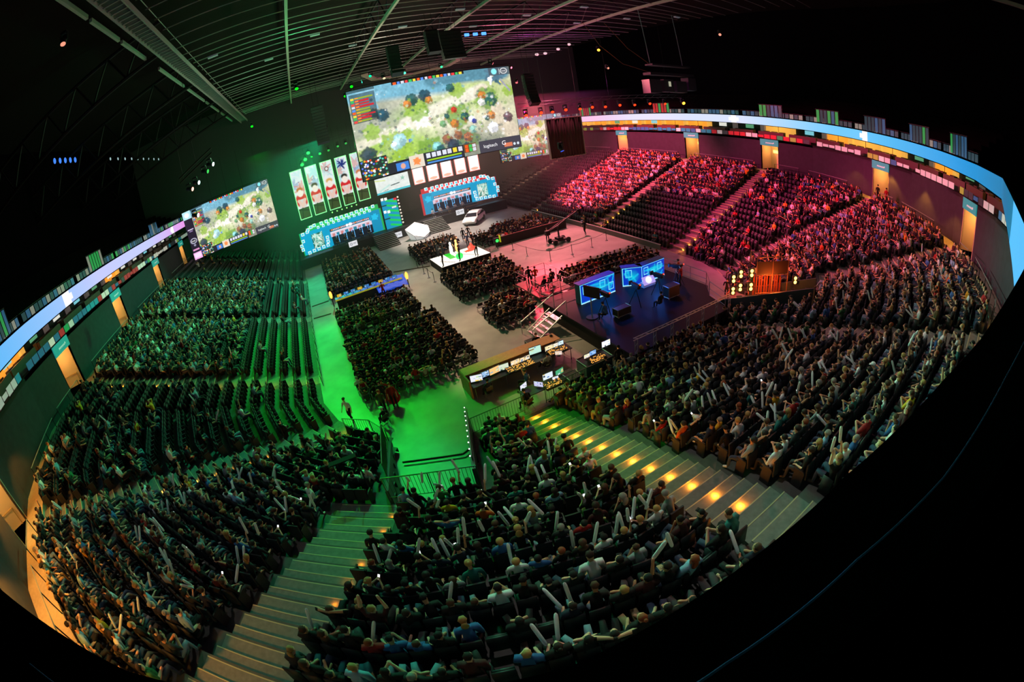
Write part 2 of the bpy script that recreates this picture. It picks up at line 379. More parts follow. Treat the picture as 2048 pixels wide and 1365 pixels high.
# walkway rail in front of the wall (posts every 2 m, one rail per straight run)
mbr = off(DTOP+.12)
for i in range(NS):
    a, b = mbr[i], mbr[i+1]; L = (b-a).length; cs, _ = side_doors(i)
    segs = []; s = 1.2
    for c in cs:
        if c-1.6-s > 1.5: segs.append((s, c-1.6))
        s = c+1.6
    if L-s > 1.5: segs.append((s, L-.2))
    for (s0, s1) in segs:
        p0, p1 = a+TAN[i]*s0, a+TAN[i]*s1; m = MB(); m.tube((p0.x, p0.y, ZTOP+1.05), (p1.x, p1.y, ZTOP+1.05), .03)
        e = m.build('guard_rail', M('rail_paint', (.25, .3, .3), .4, .3)); n = max(1, int((s1-s0)/1.8))
        for j in range(n+1):
            p = p0.lerp(p1, j/n); MB().tube((p.x, p.y, ZTOP), (p.x, p.y, ZTOP+1.05), .025).build('post', blackm, e)
        c = (p0+p1)/2
        tag(e, 'guard rail on the top walkway behind %s rows, near the %s' % ('left' if c.x < 0 else 'right' if c.x > 27 else 'near', min(AIS, key=lambda A_: (A_[2]+NOR[A_[1]]*DTOP-c).length)[0]), 'railing')
# de-duplicate rail labels
_seen = {}
for o in bpy.data.objects:
    if o.name.startswith('guard_rail') and 'label' in o:
        k = o['label']; _seen[k] = _seen.get(k, 0)+1
        if _seen[k] > 1: o['label'] = k.replace('guard rail', ordn(_seen[k])+' guard rail piece')
# ---- suites: floor slab, glass front with notices, back wall rooms, ceiling slab
S0, S1 = off(DW), off(DW+3.2); ZS = ZW; ZC = 12.55
def ring(name, A, B, z0, z1, mat, bottom=True):
    m = MB()
    for i in range(NS):
        P = [(A[i].x, A[i].y), (A[i+1].x, A[i+1].y), (B[i+1].x, B[i+1].y), (B[i].x, B[i].y)]; m.prism(P, z0, z1)
    return struct(m.build(name, mat))
ring('floor_suites', S0, S1, ZS-.25, ZS, M('suite_floor', (.06, .055, .05), .7))
RB = off(17.40); RB2 = off(17.55)
ring('ceiling_suites', off(17.6), off(DW+5.5), 12.55, 12.72, M('soffit', (.07, .07, .08), .7))
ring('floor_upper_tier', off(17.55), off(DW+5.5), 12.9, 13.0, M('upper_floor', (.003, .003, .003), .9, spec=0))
RNGs = random.Random(5)
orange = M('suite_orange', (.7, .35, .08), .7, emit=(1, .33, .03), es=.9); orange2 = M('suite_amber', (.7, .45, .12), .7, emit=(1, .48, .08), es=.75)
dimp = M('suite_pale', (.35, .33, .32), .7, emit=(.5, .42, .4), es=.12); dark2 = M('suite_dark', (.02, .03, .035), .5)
tvs = [M('suite_tv_a', (.1, .2, .1), .4, emit=(.1, .35, .18), es=.8), M('suite_tv_b', (.1, .2, .3), .4, emit=(.2, .6, .7), es=.9), M('suite_tv_c', (.3, .3, .3), .4, emit=(.9, .9, .8), es=.8)]
nsu = 0
for i in range(NS):
    a = S1[i]; L = (S1[i+1]-a).length; n = max(1, round(L/4.6)); w_ = L/n
    for j in range(n):
        c = a+TAN[i]*((j+.5)*w_); 
        if (i in (0, NS-1)) and c.y > 76: continue
        ang = math.atan2(TAN[i].y, TAN[i].x); sgn = 1 if (Vector((-TAN[i].y, TAN[i].x)).dot(NOR[i]) > 0) else -1
        nsu += 1; e = empty('window_%d' % nsu, (c.x, c.y, ZS), None, None, rz=ang); e['kind'] = 'structure'
        side = 'L' if i < 6 else 'R'
        far = c.length
        r = RNGs.random()
        warm = (i >= 7 and r < .8) or (i in (1, 2, 3, 4, 5) and r < .75) or (i == 0 and r < .3) or (i == 12 and r < .6)
        m = MB(); m.mat(0).bx(-w_/2+.35, w_/2-.35, 0, sgn*.1, (.3 if r < .7 else .6), 1.95)
        lpart(m, 'window_pane', [(orange if r < .45 else orange2) if warm else dark2], e)
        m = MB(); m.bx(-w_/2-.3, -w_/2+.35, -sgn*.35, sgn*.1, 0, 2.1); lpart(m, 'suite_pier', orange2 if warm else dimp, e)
        m = MB(); m.bx(-w_/2+.35, w_/2-.35, -sgn*.02, sgn*.12, 0, .3).bx(-.03, .03, -sgn*.03, sgn*.12, .3, 1.95); lpart(m, 'window_frame', darkm, e)
        if not warm or r < .2:
            m = MB().bx(-.7, .6, -sgn*.08, -sgn*.02, 1.05, 1.8); lpart(m, 'television', tvs[int(r*97) % 3], e)
        m = MB(); 
        for q in range(3): m.bx(-1.6+q*1.2, -.9+q*1.2, -sgn*1.5, -sgn*1.0, .4, .95)
        m.bx(-w_/2+.4, w_/2-.4, -sgn*2.2, -sgn*1.9, 0, .9)
        lpart(m, 'suite_counter', M('suite_wood', (.10, .06, .04), .5), e)
        if warm and n % 1 == 0: 
            p = c-NOR[i]*1.0; point('suite_lamp', (p.x, p.y, ZS+1.7), (1, .45, .1), 40, .3)
# glass notices along the terrace edge
NPIC = [('d8d8d8', .5), ('22a060', .6), ('1c8fa8', .6), ('9fc24a', .5), ('c02030', .7), ('404850', .25), ('e8e0d8', .7), ('2f6fa0', .5)]
nm_ = [M('notice_%s' % 'abcdefgh'[q], hexc(h), .4, emit=hexc(h), es=s_*.55) for q, (h, s_) in enumerate(NPIC)]
for i in range(NS):
    a = S0[i]; L = (S0[i+1]-a).length; ang = math.atan2(TAN[i].y, TAN[i].x); u = .4; m = MB(); run = 0
    while u < L-1.0:
        p = a+TAN[i]*(u+.45)+NOR[i]*.02
        if RNGs.random() < .12: run = RNGs.randrange(8)
        m.mat(run if RNGs.random() < .75 else RNGs.randrange(8)); m.box((p.x, p.y, ZS+.33), (.82, .03, .5 if RNGs.random() < .8 else .3), rz=ang); u += .95
    o = m.build('trim_%d' % (i+1), nm_); struct(o)
# ---- LED ribbon on the balcony front and the balcony balustrade
ribm = attr_mat('ribbon_led', True, 1.0)
V, F, Cc = [], [], []
def rib_col(x, y, frac):
    def mix(a, b, t): t = max(0, min(1, t)); return tuple(a[q]*(1-t)+b[q]*t for q in range(3))
    if x < XC-2:
        c = mix((.33, .72, .98), (.78, .80, 1.0), (y-14)/22); c = mix(c, (.93, .60, .93), (y-52)/18)
    else:
        c = mix((.03, .62, .90), (.40, .80, 1.0), (y-3)/12) if y > 3 else mix((.02, .42, .62), (.03, .62, .90), (x-20)/14)
        c = mix(c, (.86, .90, 1.0), (y-18)/14); c = mix(c, (1.0, .80, .95), (y-52)/10)
    return lin(c)
for i in range(NS):
    A_, B_ = RB[i], RB[i+1]; L = (B_-A_).length; n = max(4, int(L/.4)); b0 = len(V)
    for j in range(n+1):
        p = A_.lerp(B_, j/n)
        for q in range(5): V.append((p.x, p.y, 12.27+q*.24))
    for j in range(n):
        p = A_.lerp(B_, (j+.5)/n)
        for q in range(4):
            a0 = b0+j*5+q; F.append((a0, a0+5, a0+6, a0+1)); c = rib_col(p.x, p.y, q/4)
            for (lx, ly, hw) in ((-20.1, 29.6, .75), (47.1, 13.9, .9), (-20.1, 62.5, .8), (47.1, 49, .8), (47.1, 33, .8)):
                if abs(p.x-lx) < 3 and abs(p.y-ly) < hw and not (q in (0, 3) and abs(p.y-ly) > hw*.7): c = lin((1, 1, 1)) if ly != 49 else c
            if i >= 5 and i <= 7 or (i in (8, ) ) :
                pass
            Cc.append(c)
# the near stretch below the camera stays black in the photograph: it faces away from the camera
me = np_mesh('led_ribbon', V, F, [ribm], None, Cc); o = bpy.data.objects.new('led_ribbon', me); COL.objects.link(o)
tag(o, 'long pale blue and pink glowing LED band curving along the whole balcony front', 'screen')
m = MB()
for i in range(NS):
    P = [(RB[i].x, RB[i].y), (RB[i+1].x, RB[i+1].y), (RB2[i+1].x, RB2[i+1].y), (RB2[i].x, RB2[i].y)]
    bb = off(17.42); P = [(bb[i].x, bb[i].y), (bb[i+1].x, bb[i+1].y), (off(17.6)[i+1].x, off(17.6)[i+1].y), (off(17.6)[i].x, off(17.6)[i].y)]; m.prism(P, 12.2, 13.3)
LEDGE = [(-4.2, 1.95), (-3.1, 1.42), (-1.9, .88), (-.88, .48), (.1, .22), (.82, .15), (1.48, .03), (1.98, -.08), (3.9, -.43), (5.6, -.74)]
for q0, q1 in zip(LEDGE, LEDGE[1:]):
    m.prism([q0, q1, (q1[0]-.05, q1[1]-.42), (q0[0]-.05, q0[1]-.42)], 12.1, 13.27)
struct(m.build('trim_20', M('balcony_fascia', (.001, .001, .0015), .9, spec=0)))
# balustrade glass panels, coloured reflections painted as emission per pane; taller screens at stairheads
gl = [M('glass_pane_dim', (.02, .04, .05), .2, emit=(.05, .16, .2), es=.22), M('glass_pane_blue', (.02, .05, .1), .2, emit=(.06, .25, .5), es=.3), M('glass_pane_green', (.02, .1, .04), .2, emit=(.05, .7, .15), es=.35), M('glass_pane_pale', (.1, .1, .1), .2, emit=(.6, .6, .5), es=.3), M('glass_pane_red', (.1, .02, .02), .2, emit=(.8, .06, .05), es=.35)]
GB = off(17.62); npan = 0
for i in range(NS):
    if i in (3, 4, 5, 6, 7): continue
    a = GB[i]; L = (GB[i+1]-a).length; ang = math.atan2(TAN[i].y, TAN[i].x); n = max(1, round(L/8.5)); w_ = L/n
    for j in range(n):
        c = a+TAN[i]*((j+.5)*w_)
        if c.y > 74: continue
        npan += 1; tall = (j % 2 == 0) and c.y < 66
        e = empty('glass_balustrade', (c.x, c.y, 13.3), 'low glass balustrade run above the glowing band, %s from the stage end on the %s' % (ordn(j+1) if i in (0,) else ordn(n-j), 'left' if i == 0 else 'right') if i in (0, 12) else 'low glass balustrade in the %s bend above the glowing band, piece %s' % ('left' if i < 6 else 'right', ordn(i if i < 6 else NS-i)), 'balustrade', None, ang)
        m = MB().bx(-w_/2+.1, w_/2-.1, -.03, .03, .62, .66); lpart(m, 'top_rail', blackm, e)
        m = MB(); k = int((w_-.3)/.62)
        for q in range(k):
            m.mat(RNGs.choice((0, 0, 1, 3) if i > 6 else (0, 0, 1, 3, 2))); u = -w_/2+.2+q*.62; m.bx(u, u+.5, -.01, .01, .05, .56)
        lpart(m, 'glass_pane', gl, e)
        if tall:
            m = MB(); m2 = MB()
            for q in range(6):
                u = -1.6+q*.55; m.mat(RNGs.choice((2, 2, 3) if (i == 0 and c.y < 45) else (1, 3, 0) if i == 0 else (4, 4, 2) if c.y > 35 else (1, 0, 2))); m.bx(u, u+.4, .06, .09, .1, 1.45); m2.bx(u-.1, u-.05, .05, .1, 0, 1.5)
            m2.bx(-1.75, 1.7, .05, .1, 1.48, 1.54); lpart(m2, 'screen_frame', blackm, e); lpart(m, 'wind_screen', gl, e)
# upper tier risers behind the balcony (dark)
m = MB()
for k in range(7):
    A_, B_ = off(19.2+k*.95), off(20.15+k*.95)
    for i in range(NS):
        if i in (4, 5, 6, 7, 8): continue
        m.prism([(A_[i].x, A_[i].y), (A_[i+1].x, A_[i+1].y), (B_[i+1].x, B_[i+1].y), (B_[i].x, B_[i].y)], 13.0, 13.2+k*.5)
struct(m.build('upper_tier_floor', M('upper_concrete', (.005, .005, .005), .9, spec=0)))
# outer walls and the far drape
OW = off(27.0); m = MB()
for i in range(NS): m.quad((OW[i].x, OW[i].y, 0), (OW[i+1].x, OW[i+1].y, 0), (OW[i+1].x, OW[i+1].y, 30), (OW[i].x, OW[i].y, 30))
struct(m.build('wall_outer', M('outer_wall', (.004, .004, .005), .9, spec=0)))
m = MB().bx(-31, 58, 78.2, 78.5, 0, 30); struct(m.build('wall_far', M('far_drape', (.07, .075, .08), .9, spec=0)))
# ground
m = MB().quad((-32, -14, 0), (60, -14, 0), (60, 79, 0), (-32, 79, 0)); struct(m.build('floor', floorm))
# ---- tunnels: side walls, end railing
for (T, nm, mir) in ((TUN, 'left', 1), (TUNR, 'right', -1)):
    P = T if mir == 1 else [T[3], T[2], T[1], T[0]]
    def ww(a, b, za, zb, name, t=.14):
        n_ = Vector((-(b-a).y, (b-a).x)).normalized()*t/2
        mb_ = MB(); q = [a-n_, b-n_, b+n_, a+n_]; zz = [za, zb, zb, za]
        mb_.add([(p.x, p.y, 0) for p in q]+[(p.x, p.y, z) for p, z in zip(q, zz)], [(0, 3, 2, 1), (4, 5, 6, 7), (0, 1, 5, 4), (1, 2, 6, 5), (2, 3, 7, 6), (3, 0, 4, 7)])
        return struct(mb_.build(name, M('tunnel_wall', (.025, .04, .05), .6)))
    ww(P[0], P[3], .3, 3.0, 'wall_tunnel_outer_'+nm); ww(P[1], P[2], 1.0, 3.5, 'wall_tunnel_inner_'+nm)
# ---- stairs with step lights
LITCOL = (1, .27, .012)
def stairs(idx):
    nm, si, p0, w_, k0, hs = AIS[idx]; t, n_ = TAN[si], NOR[si]; ang = math.atan2(t.y, t.x)
    near = si in (4, 6, 8)
    mb_ = MB(); st = MB(); lights = []
    def blk(d0, d1, z0, z1, wd=w_): 
        c = p0+n_*((d0+d1)/2); mb_.box((c.x, c.y, (z0+z1)/2), (wd, d1-d0, z1-z0), rz=ang)
    for k in range(k0, NROW+1):
        z = zk(k) if k < NROW else ZTOP
        if k < NROW: blk(dk(k), dk(k+1), z-.06, z+.012)
        if k >= hs and k < NROW:
            z2 = zk(k+1) if k+1 < NROW else ZTOP; blk(dk(k+1)-.42, dk(k+1)+.02, z, (z+z2)/2+.006)
            if near or True:
                c = p0+n_*(dk(k+1)-.44); st.box((c.x, c.y, (z+z2)/2-.01), (w_, .035, .045), rz=ang)
        c = p0+n_*(dk(k)+.0); st.box((c.x, c.y, z-.01), (w_, .035, .05), rz=ang)
        if k < NROW: lights.append((k, z))
    o = struct(mb_.build('aisle_stair_floor', stairc)); 
    s_ = st.build('step_nosing', M('nosing', (.55, .5, .3), .5), o)
    return o, lights
LIT = {1: (0, 8), 2: (0, 5), 3: (0, 19), 4: (0, 19), 5: (7, 13), 6: (0, 14), 10: (0, 19), 11: (0, 8), 9: (8, 18), 12: (0, 9)}
for idx in range(len(AIS)):
    o, li = stairs(idx); nm, si, p0, w_, k0, hs = AIS[idx]
    if idx not in LIT: continue
    t, n_ = TAN[si], NOR[si]; ang = math.atan2(t.y, t.x); m = MB(); big = idx in (6,)
    for (k, z) in li:
        if not (LIT[idx][0] <= k < LIT[idx][1]): continue
        ush = (w_/2-.06)*(1 if idx < 7 else -1) if idx not in (4, 5, 6) else 0
        if idx in (4, 5): ush = (w_/2-.1)
        c = p0+n_*(dk(k+1)-.03)+t*ush
        m.box((c.x, c.y, z+.16), (.16, .03, .07), rz=ang)
        lc = p0+n_*(dk(k+1)-.24)+t*ush*.9
        point('step_lamp', (lc.x, lc.y, z+.24), LITCOL, 24 if big else (9 if idx in (10, 11, 3) else 2.2), .04)
    q = m.build('step_light', amberE, o)
# ================================================================== people
def bez(a, b, t): return a+(b-a)*t
def skeleton(pose, fingers=False):
    """joints of a seated or standing figure facing +Y, feet on z = 0; returns nodes, edges, edge region"""
    N = []; Ed = []; Rg = []
    def nd(x, y, z, r, root=False): N.append((x, y, z, r)); return len(N)-1
    def ed(a, b, rg): Ed.append((a, b)); Rg.append(rg)
    seated = pose['seat']; ln = pose.get('lean', 0.0); sx = pose.get('side', 0.0)
    hz = .50 if seated else .92
    def T(x, y, z):                       # torso point, leaned about the hips
        c, s = math.cos(ln), math.sin(ln); return (x+sx*z, y*c+z*s-.05, hz+z*c-y*s)
    hip = nd(*T(0, 0, 0), .135); be = nd(*T(0, -.01, .17), .125); ch = nd(*T(0, 0, .34), .165); nb = nd(*T(0, .0, .50), .085)
    ed(hip, be, 'top'); ed(be, ch, 'top'); ed(ch, nb, 'top')
    hd = pose.get('head', 0.0)
    nk = nd(*T(0, .015, .57), .052); h1 = nd(*T(0, .035+hd*.03, .64), .078); h2 = nd(*T(0, .035+hd*.07, .72), .088); h3 = nd(*T(0, .02+hd*.1, .79), .06)
    no = nd(*T(0, .125+hd*.09, .685), .016)
    ed(nb, nk, 'skin'); ed(nk, h1, 'skin'); ed(h1, h2, 'skin'); ed(h2, h3, 'skin'); ed(h2, no, 'skin')
    for s, arm in ((-1, pose['arms'][0]), (1, pose['arms'][1])):
        sh = nd(*T(s*.20, 0, .455), .070); el = nd(*T(s*arm[0][0], arm[0][1], arm[0][2]), .042); wr = nd(*T(s*arm[1][0], arm[1][1], arm[1][2]), .028)
        ed(nb, sh, 'top'); ed(sh, el, 'top'); ed(el, wr, pose.get('sleeve', 'skin'))
        d = (Vector(N[wr][:3])-Vector(N[el][:3])).normalized(); W_ = Vector(N[wr][:3]); side = d.cross(Vector((0, 0, 1)))
        side = side.normalized() if side.length > .1 else Vector((1, 0, 0)); up = side.cross(d)
        pm = W_+d*.055; p = nd(*pm, .032); ed(wr, p, 'skin')
        if fingers:
            for q, (of, le) in enumerate(((-.027, .060), (-.009, .072), (.010, .068), (.027, .052))):
                k1 = pm+d*.035+side*of; k2 = k1+d*le*.55-up*.012; k3 = k2+d*le*.4-up*.022
                a = nd(*k1, .010); b = nd(*k2, .009); c = nd(*k3, .007); ed(p, a, 'skin'); ed(a, b, 'skin'); ed(b, c, 'skin')
            k1 = W_+d*.03-side*s*.035; k2 = k1+d*.04-side*s*.02; a = nd(*k1, .011); b = nd(*k2, .008); ed(p, a, 'skin'); ed(a, b, 'skin')
        else:
            q = nd(*(W_+d*.12), .022); ed(p, q, 'skin')
    for s, leg in ((-1, pose['legs'][0]), (1, pose['legs'][1])):
        th = nd(s*.10, -.03, hz-.02, .095); kn = nd(s*leg[0][0], leg[0][1], leg[0][2], .062); ak = nd(s*leg[1][0], leg[1][1], leg[1][2], .042)
        to = nd(s*(leg[1][0]+.02), leg[1][1]+.16, max(.04, leg[1][2]-.05), .038)
        ed(hip, th, 'legs'); ed(th, kn, 'legs'); ed(kn, ak, 'legs'); ed(ak, to, 'shoe')
    return N, Ed, Rg
REG = ['skin', 'top', 'legs', 'shoe']
def skin_person(name, pose, fingers, sub):
    N, Ed, Rg = skeleton(pose, fingers)
    bm = bmesh.new(); lay = bm.verts.layers.skin.verify(); vs_ = []
    for i, (x, y, z, r) in enumerate(N):
        v = bm.verts.new((x, y, z)); v[lay].radius = (r, r); v[lay].use_root = (i == 0); vs_.append(v)
    for a, b in Ed: bm.edges.new((vs_[a], vs_[b]))
    me = bpy.data.meshes.new(name+'_rig'); bm.to_mesh(me); bm.free()
    o = bpy.data.objects.new(name+'_rig', me); COL.objects.link(o)
    sk = o.modifiers.new('s', 'SKIN'); sk.use_smooth_shade = True; sk.branch_smoothing = .6
    if sub: ss = o.modifiers.new('u', 'SUBSURF'); ss.levels = sub; ss.render_levels = sub
    dg = bpy.context.evaluated_depsgraph_get(); ev = o.evaluated_get(dg); out = bpy.data.meshes.new_from_object(ev); out.name = name
    bpy.data.objects.remove(o); bpy.data.meshes.remove(me)
    # regions by nearest bone
    nf = len(out.polygons); C_ = np.zeros(nf*3); out.polygons.foreach_get('center', C_); C_ = C_.reshape(-1, 3)
    A_ = np.array([N[a][:3] for a, b in Ed]); B_ = np.array([N[b][:3] for a, b in Ed]); rr = np.array([min(N[a][3], N[b][3]) for a, b in Ed])
    D = B_-A_; t = np.clip(np.einsum('fed,ed->fe', C_[:, None]-A_[None], D)/(D**2).sum(1), 0, 1)
    dist = np.linalg.norm(C_[:, None]-(A_[None]+t[..., None]*D[None]), axis=2)-rr*.9
    reg = np.array([REG.index(r) for r in Rg])[dist.argmin(1)]
    return out, reg
ARM = {'lap': ((.25, .02, .20), (.12, .24, .12)), 'knee': ((.27, .08, .19), (.16, .34, .09)), 'cross': ((.27, .10, .20), (-.06, .19, .24)), 'up': ((.30, .10, .62), (.24, .16, .88)),
       'phone': ((.25, .13, .22), (.07, .34, .34)), 'chin': ((.22, .20, .16), (.05, .19, .46)), 'rest': ((.32, -.02, .22), (.30, .22, .20)), 'head': ((.38, .02, .62), (.08, -.06, .74)),
       'hang': ((.24, -.02, .18), (.25, .06, -.06)), 'clap': ((.26, .14, .26), (.05, .33, .40)), 'front': ((.25, .12, .22), (.14, .36, .18)), 'hip': ((.34, -.06, .22), (.20, .04, .04))}
LEG = {'sit': ((.13, .40, .50), (.13, .42, .09)), 'wide': ((.24, .38, .51), (.22, .40, .09)), 'fwd': ((.12, .40, .50), (.14, .62, .10)), 'xl': ((.02, .42, .60), (-.14, .50, .28)),
       'st': ((.10, .02, .50), (.10, -.02, .09)), 'st2': ((.13, .14, .50), (.14, .02, .10)), 'back': ((.11, -.02, .50), (.11, -.22, .14))}
def P_(seat, a, b, l, r, **k): d = dict(seat=seat, arms=(ARM[a], ARM[b]), legs=(LEG[l], LEG[r])); d.update(k); return d
POSES = [('hands in lap', P_(True, 'lap', 'lap', 'sit', 'sit', lean=-.05)), ('arms crossed', P_(True, 'cross', 'cross', 'wide', 'wide', lean=-.12)),
         ('leaning forward', P_(True, 'knee', 'knee', 'wide', 'sit', lean=.38, head=.2)), ('looking at phone', P_(True, 'phone', 'phone', 'sit', 'sit', lean=.05, head=.8)),
         ('chin on hand', P_(True, 'chin', 'lap', 'sit', 'xl', lean=.22)), ('arms raised', P_(True, 'up', 'up', 'sit', 'wide', lean=.02)),
         ('arm on armrest', P_(True, 'rest', 'lap', 'fwd', 'sit', lean=-.15, side=.08)), ('hands behind head', P_(True, 'head', 'head', 'fwd', 'fwd', lean=-.2)),
         ('clapping', P_(True, 'clap', 'clap', 'sit', 'sit', lean=.1)), ('one arm raised', P_(True, 'up', 'knee', 'wide', 'sit', lean=.1, side=-.05))]
STAND = [('standing', P_(False, 'hang', 'hang', 'st', 'st')), ('walking', P_(False, 'hang', 'front', 'st2', 'back', lean=.06)), ('holding something', P_(False, 'phone', 'phone', 'st', 'st2', lean=.04)), ('hands on hips', P_(False, 'hip', 'hip', 'st', 'st'))]
def hair_mesh(name, kind, pose, hi=True):
    ln = pose.get('lean', 0.0); hz = .50 if pose['seat'] else .92; sx = pose.get('side', 0); hd = pose.get('head', 0.)
    def T(x, y, z): c, s = math.cos(ln), math.sin(ln); return (x+sx*z, y*c+z*s-.05, hz+z*c-y*s)
    m = MB(); nu, nv = (12, 8) if hi else (6, 4)
    y0 = .0+hd*.06
    if kind == 'short': m.ball(T(0, y0, .745), (.098, .108, .088), nu, nv)
    elif kind == 'long': m.ball(T(0, y0, .74), (.104, .112, .092), nu, nv); m.ball(T(0, y0-.075, .60), (.092, .05, .15), nu, nv)
    elif kind == 'cap':
        m.ball(T(0, y0+.015, .765), (.098, .11, .072), nu, nv); m.box(T(0, y0+.135, .75), (.13, .11, .015))
    elif kind == 'hood': m.ball(T(0, y0-.03, .55), (.13, .09, .07), nu, nv); m.ball(T(0, y0, .745), (.098, .106, .088), nu, nv)
    elif kind == 'bun': m.ball(T(0, y0, .745), (.1, .108, .088), nu, nv); m.ball(T(0, y0-.1, .80), (.045, .045, .045), nu, nv)
    return m
SKINC = [hexc(h) for h in ('e0ac8c', 'd09a78', 'c08a68', 'e8bc9c', '9a6a4a')]
HAIRC = [('dark brown', '2a1c14'), ('black', '120e0c'), ('brown', '4c3220'), ('fair', 'a8844c'), ('grey', '8a8580'), ('ginger', '8a4420')]
TOPC = [('black', '08090b', 62), ('dark grey', '24282c', 16), ('navy', '141c34', 12), ('white', 'd8dce0', 13), ('light grey', '8e9498', 10), ('blue', '2c5c9c', 6), ('red', 'a01a1c', 5), ('maroon', '44141a', 6), ('green', '2c6a3c', 4), ('yellow', 'd8a018', 2), ('olive', '4a4c28', 4), ('pale blue', '7fa8c8', 7), ('teal', '1f6a68', 3), ('orange', 'd05a18', 1)]
LEGC = [('blue jeans', '2a3c58'), ('dark trousers', '101216'), ('grey trousers', '44484c'), ('light jeans', '7088a0'), ('beige trousers', '8a7858')]
topw = np.array([t[2] for t in TOPC], float); topw /= topw.sum()
skinM = [M('skin_%d' % i, c, .55) for i, c in enumerate(SKINC)]; hairM = [M('hair_'+n.replace(' ', '_'), hexc(h), .7) for n, h in HAIRC]
topM = [M('top_'+n.replace(' ', '_'), hexc(h), .85) for n, h, _ in TOPC]; legM = [M('legs_'+n.replace(' ', '_'), hexc(h), .85) for n, h in LEGC]; shoeM = M('shoe', (.05, .05, .05), .6); shoeW = M('white_shoe', (.7, .7, .7), .6)
HI, LO = [], []
ALLP = POSES+STAND
for n_, (nm, po) in enumerate(ALLP):
    me, reg = skin_person('person_'+nm.replace(' ', '_'), po, True, 1)
    for q in (skinM[0], topM[0], legM[0], shoeM): me.materials.append(q)
    me.polygons.foreach_set('material_index', reg.astype(np.int32)); me.polygons.foreach_set('use_smooth', np.ones(len(me.polygons), bool)); HI.append(me)
    me2, reg2 = skin_person('low_'+nm, po, False, 0)
    me2.calc_loop_triangles(); nt_ = len(me2.loop_triangles); tv = np.zeros(nt_*3, np.int32); me2.loop_triangles.foreach_get('vertices', tv); tp = np.zeros(nt_, np.int32); me2.loop_triangles.foreach_get('polygon_index', tp)
    co = np.zeros(len(me2.vertices)*3, np.float32); me2.vertices.foreach_get('co', co); LO.append((co.reshape(-1, 3), tv.reshape(-1, 3), reg2[tp])); bpy.data.meshes.remove(me2)
HK = ['short', 'short', 'long', 'cap', 'hood', 'bun']
HAIRHI = {}; HAIRLO = {}
for k in set(HK):
    for n_, (nm, po) in enumerate(ALLP):
        m = hair_mesh('hair', k, po); me = m.mesh('hair_'+k, [hairM[0]]); me.polygons.foreach_set('use_smooth', [True]*len(me.polygons)); HAIRHI[k, n_] = me
        m = hair_mesh('hair', k, po, False); tr = []
        for f_ in m.f:
            for q in range(1, len(f_)-1): tr.append((f_[0], f_[q], f_[q+1]))
        HAIRLO[k, n_] = (np.array(m.v, np.float32), np.array(tr, np.int32))
PR = random.Random(11)
def style(r=None, **kw):
    r = r or PR
    s = dict(pose=r.choices(range(10), weights=(26, 12, 14, 10, 9, 2, 12, 3, 4, 3))[0], top=int(np.searchsorted(np.cumsum(topw), r.random()*.9999)), leg=r.choices(range(5), weights=(5, 5, 3, 2, 1))[0], skin=r.choices(range(5), weights=(4, 4, 3, 4, 1))[0],
             hair=r.choices(range(6), weights=(5, 3, 5, 3, 1, 1))[0], hk=r.choices(HK, weights=(5, 4, 3, 2, 2, 1))[0], sc=r.uniform(.93, 1.06), rz=r.uniform(-.28, .28)); s.update(kw); return s
def hairword(s): return {'short': HAIRC[s['hair']][0]+' hair', 'long': 'long '+HAIRC[s['hair']][0]+' hair', 'cap': 'a '+('white' if s['hair'] == 4 else 'dark')+' cap', 'hood': HAIRC[s['hair']][0]+' hair and a hood', 'bun': HAIRC[s['hair']][0]+' hair in a bun'}[s['hk']]
def add_person(loc, rz, s, label, group=None):
    o = bpy.data.objects.new('person', HI[s['pose']]); COL.objects.link(o); o.location = loc; o.rotation_euler.z = rz+s['rz']; o.scale = (s['sc'],)*3
    for i_, mt in enumerate((skinM[s['skin']], topM[s['top']], legM[s['leg']], shoeW if s['leg'] == 0 else shoeM)): o.material_slots[i_].link = 'OBJECT'; o.material_slots[i_].material = mt
    h = bpy.data.objects.new('hair' if s['hk'] != 'cap' else 'cap', HAIRHI[s['hk'], s['pose']]); COL.objects.link(h); h.parent = o
    h.material_slots[0].link = 'OBJECT'; h.material_slots[0].material = (topM[3 if s['hair'] == 4 else 0]) if s['hk'] == 'cap' else hairM[s['hair']]
    tag(o, label, 'person', group); return o
TOPRGB = np.array([hexc(h) for n, h, _ in TOPC]); LEGRGB = np.array([hexc(h) for n, h in LEGC]); SKRGB = np.array(SKINC); HRGB = np.array([hexc(h) for n, h in HAIRC])
class Mass:
    def __init__(s): s.V = []; s.F = []; s.C = []; s.n = 0
    def put(s, v, f, c, loc, rz, sc=1.0):
        ca, sa = math.cos(rz)*sc, math.sin(rz)*sc; w_ = np.empty_like(v); w_[:, 0] = v[:, 0]*ca-v[:, 1]*sa+loc[0]; w_[:, 1] = v[:, 0]*sa+v[:, 1]*ca+loc[1]; w_[:, 2] = v[:, 2]*sc+loc[2]
        s.V.append(w_); s.F.append(f+s.n); s.C.append(c); s.n += len(v)
    def person(s, loc, rz, st):
        v, f, rg = LO[st['pose']]; pal = np.stack([SKRGB[st['skin']], TOPRGB[st['top']], LEGRGB[st['leg']], np.array([.04, .04, .04])]); s.put(v, f, pal[rg], loc, rz+st['rz'], st['sc'])
        hv, hf = HAIRLO[st['hk'], st['pose']]; hc = HRGB[st['hair']] if st['hk'] != 'cap' else TOPRGB[0]; s.put(hv, hf, np.repeat(hc[None], len(hf), 0), loc, rz+st['rz'], st['sc'])
    def build(s, name, rough=.85):
        me = np_mesh(name, np.concatenate(s.V), np.concatenate(s.F), [attr_mat('painted_'+name, rough=rough)], None, np.concatenate(s.C), smooth=True)
        o = bpy.data.objects.new(name, me); COL.objects.link(o); return o
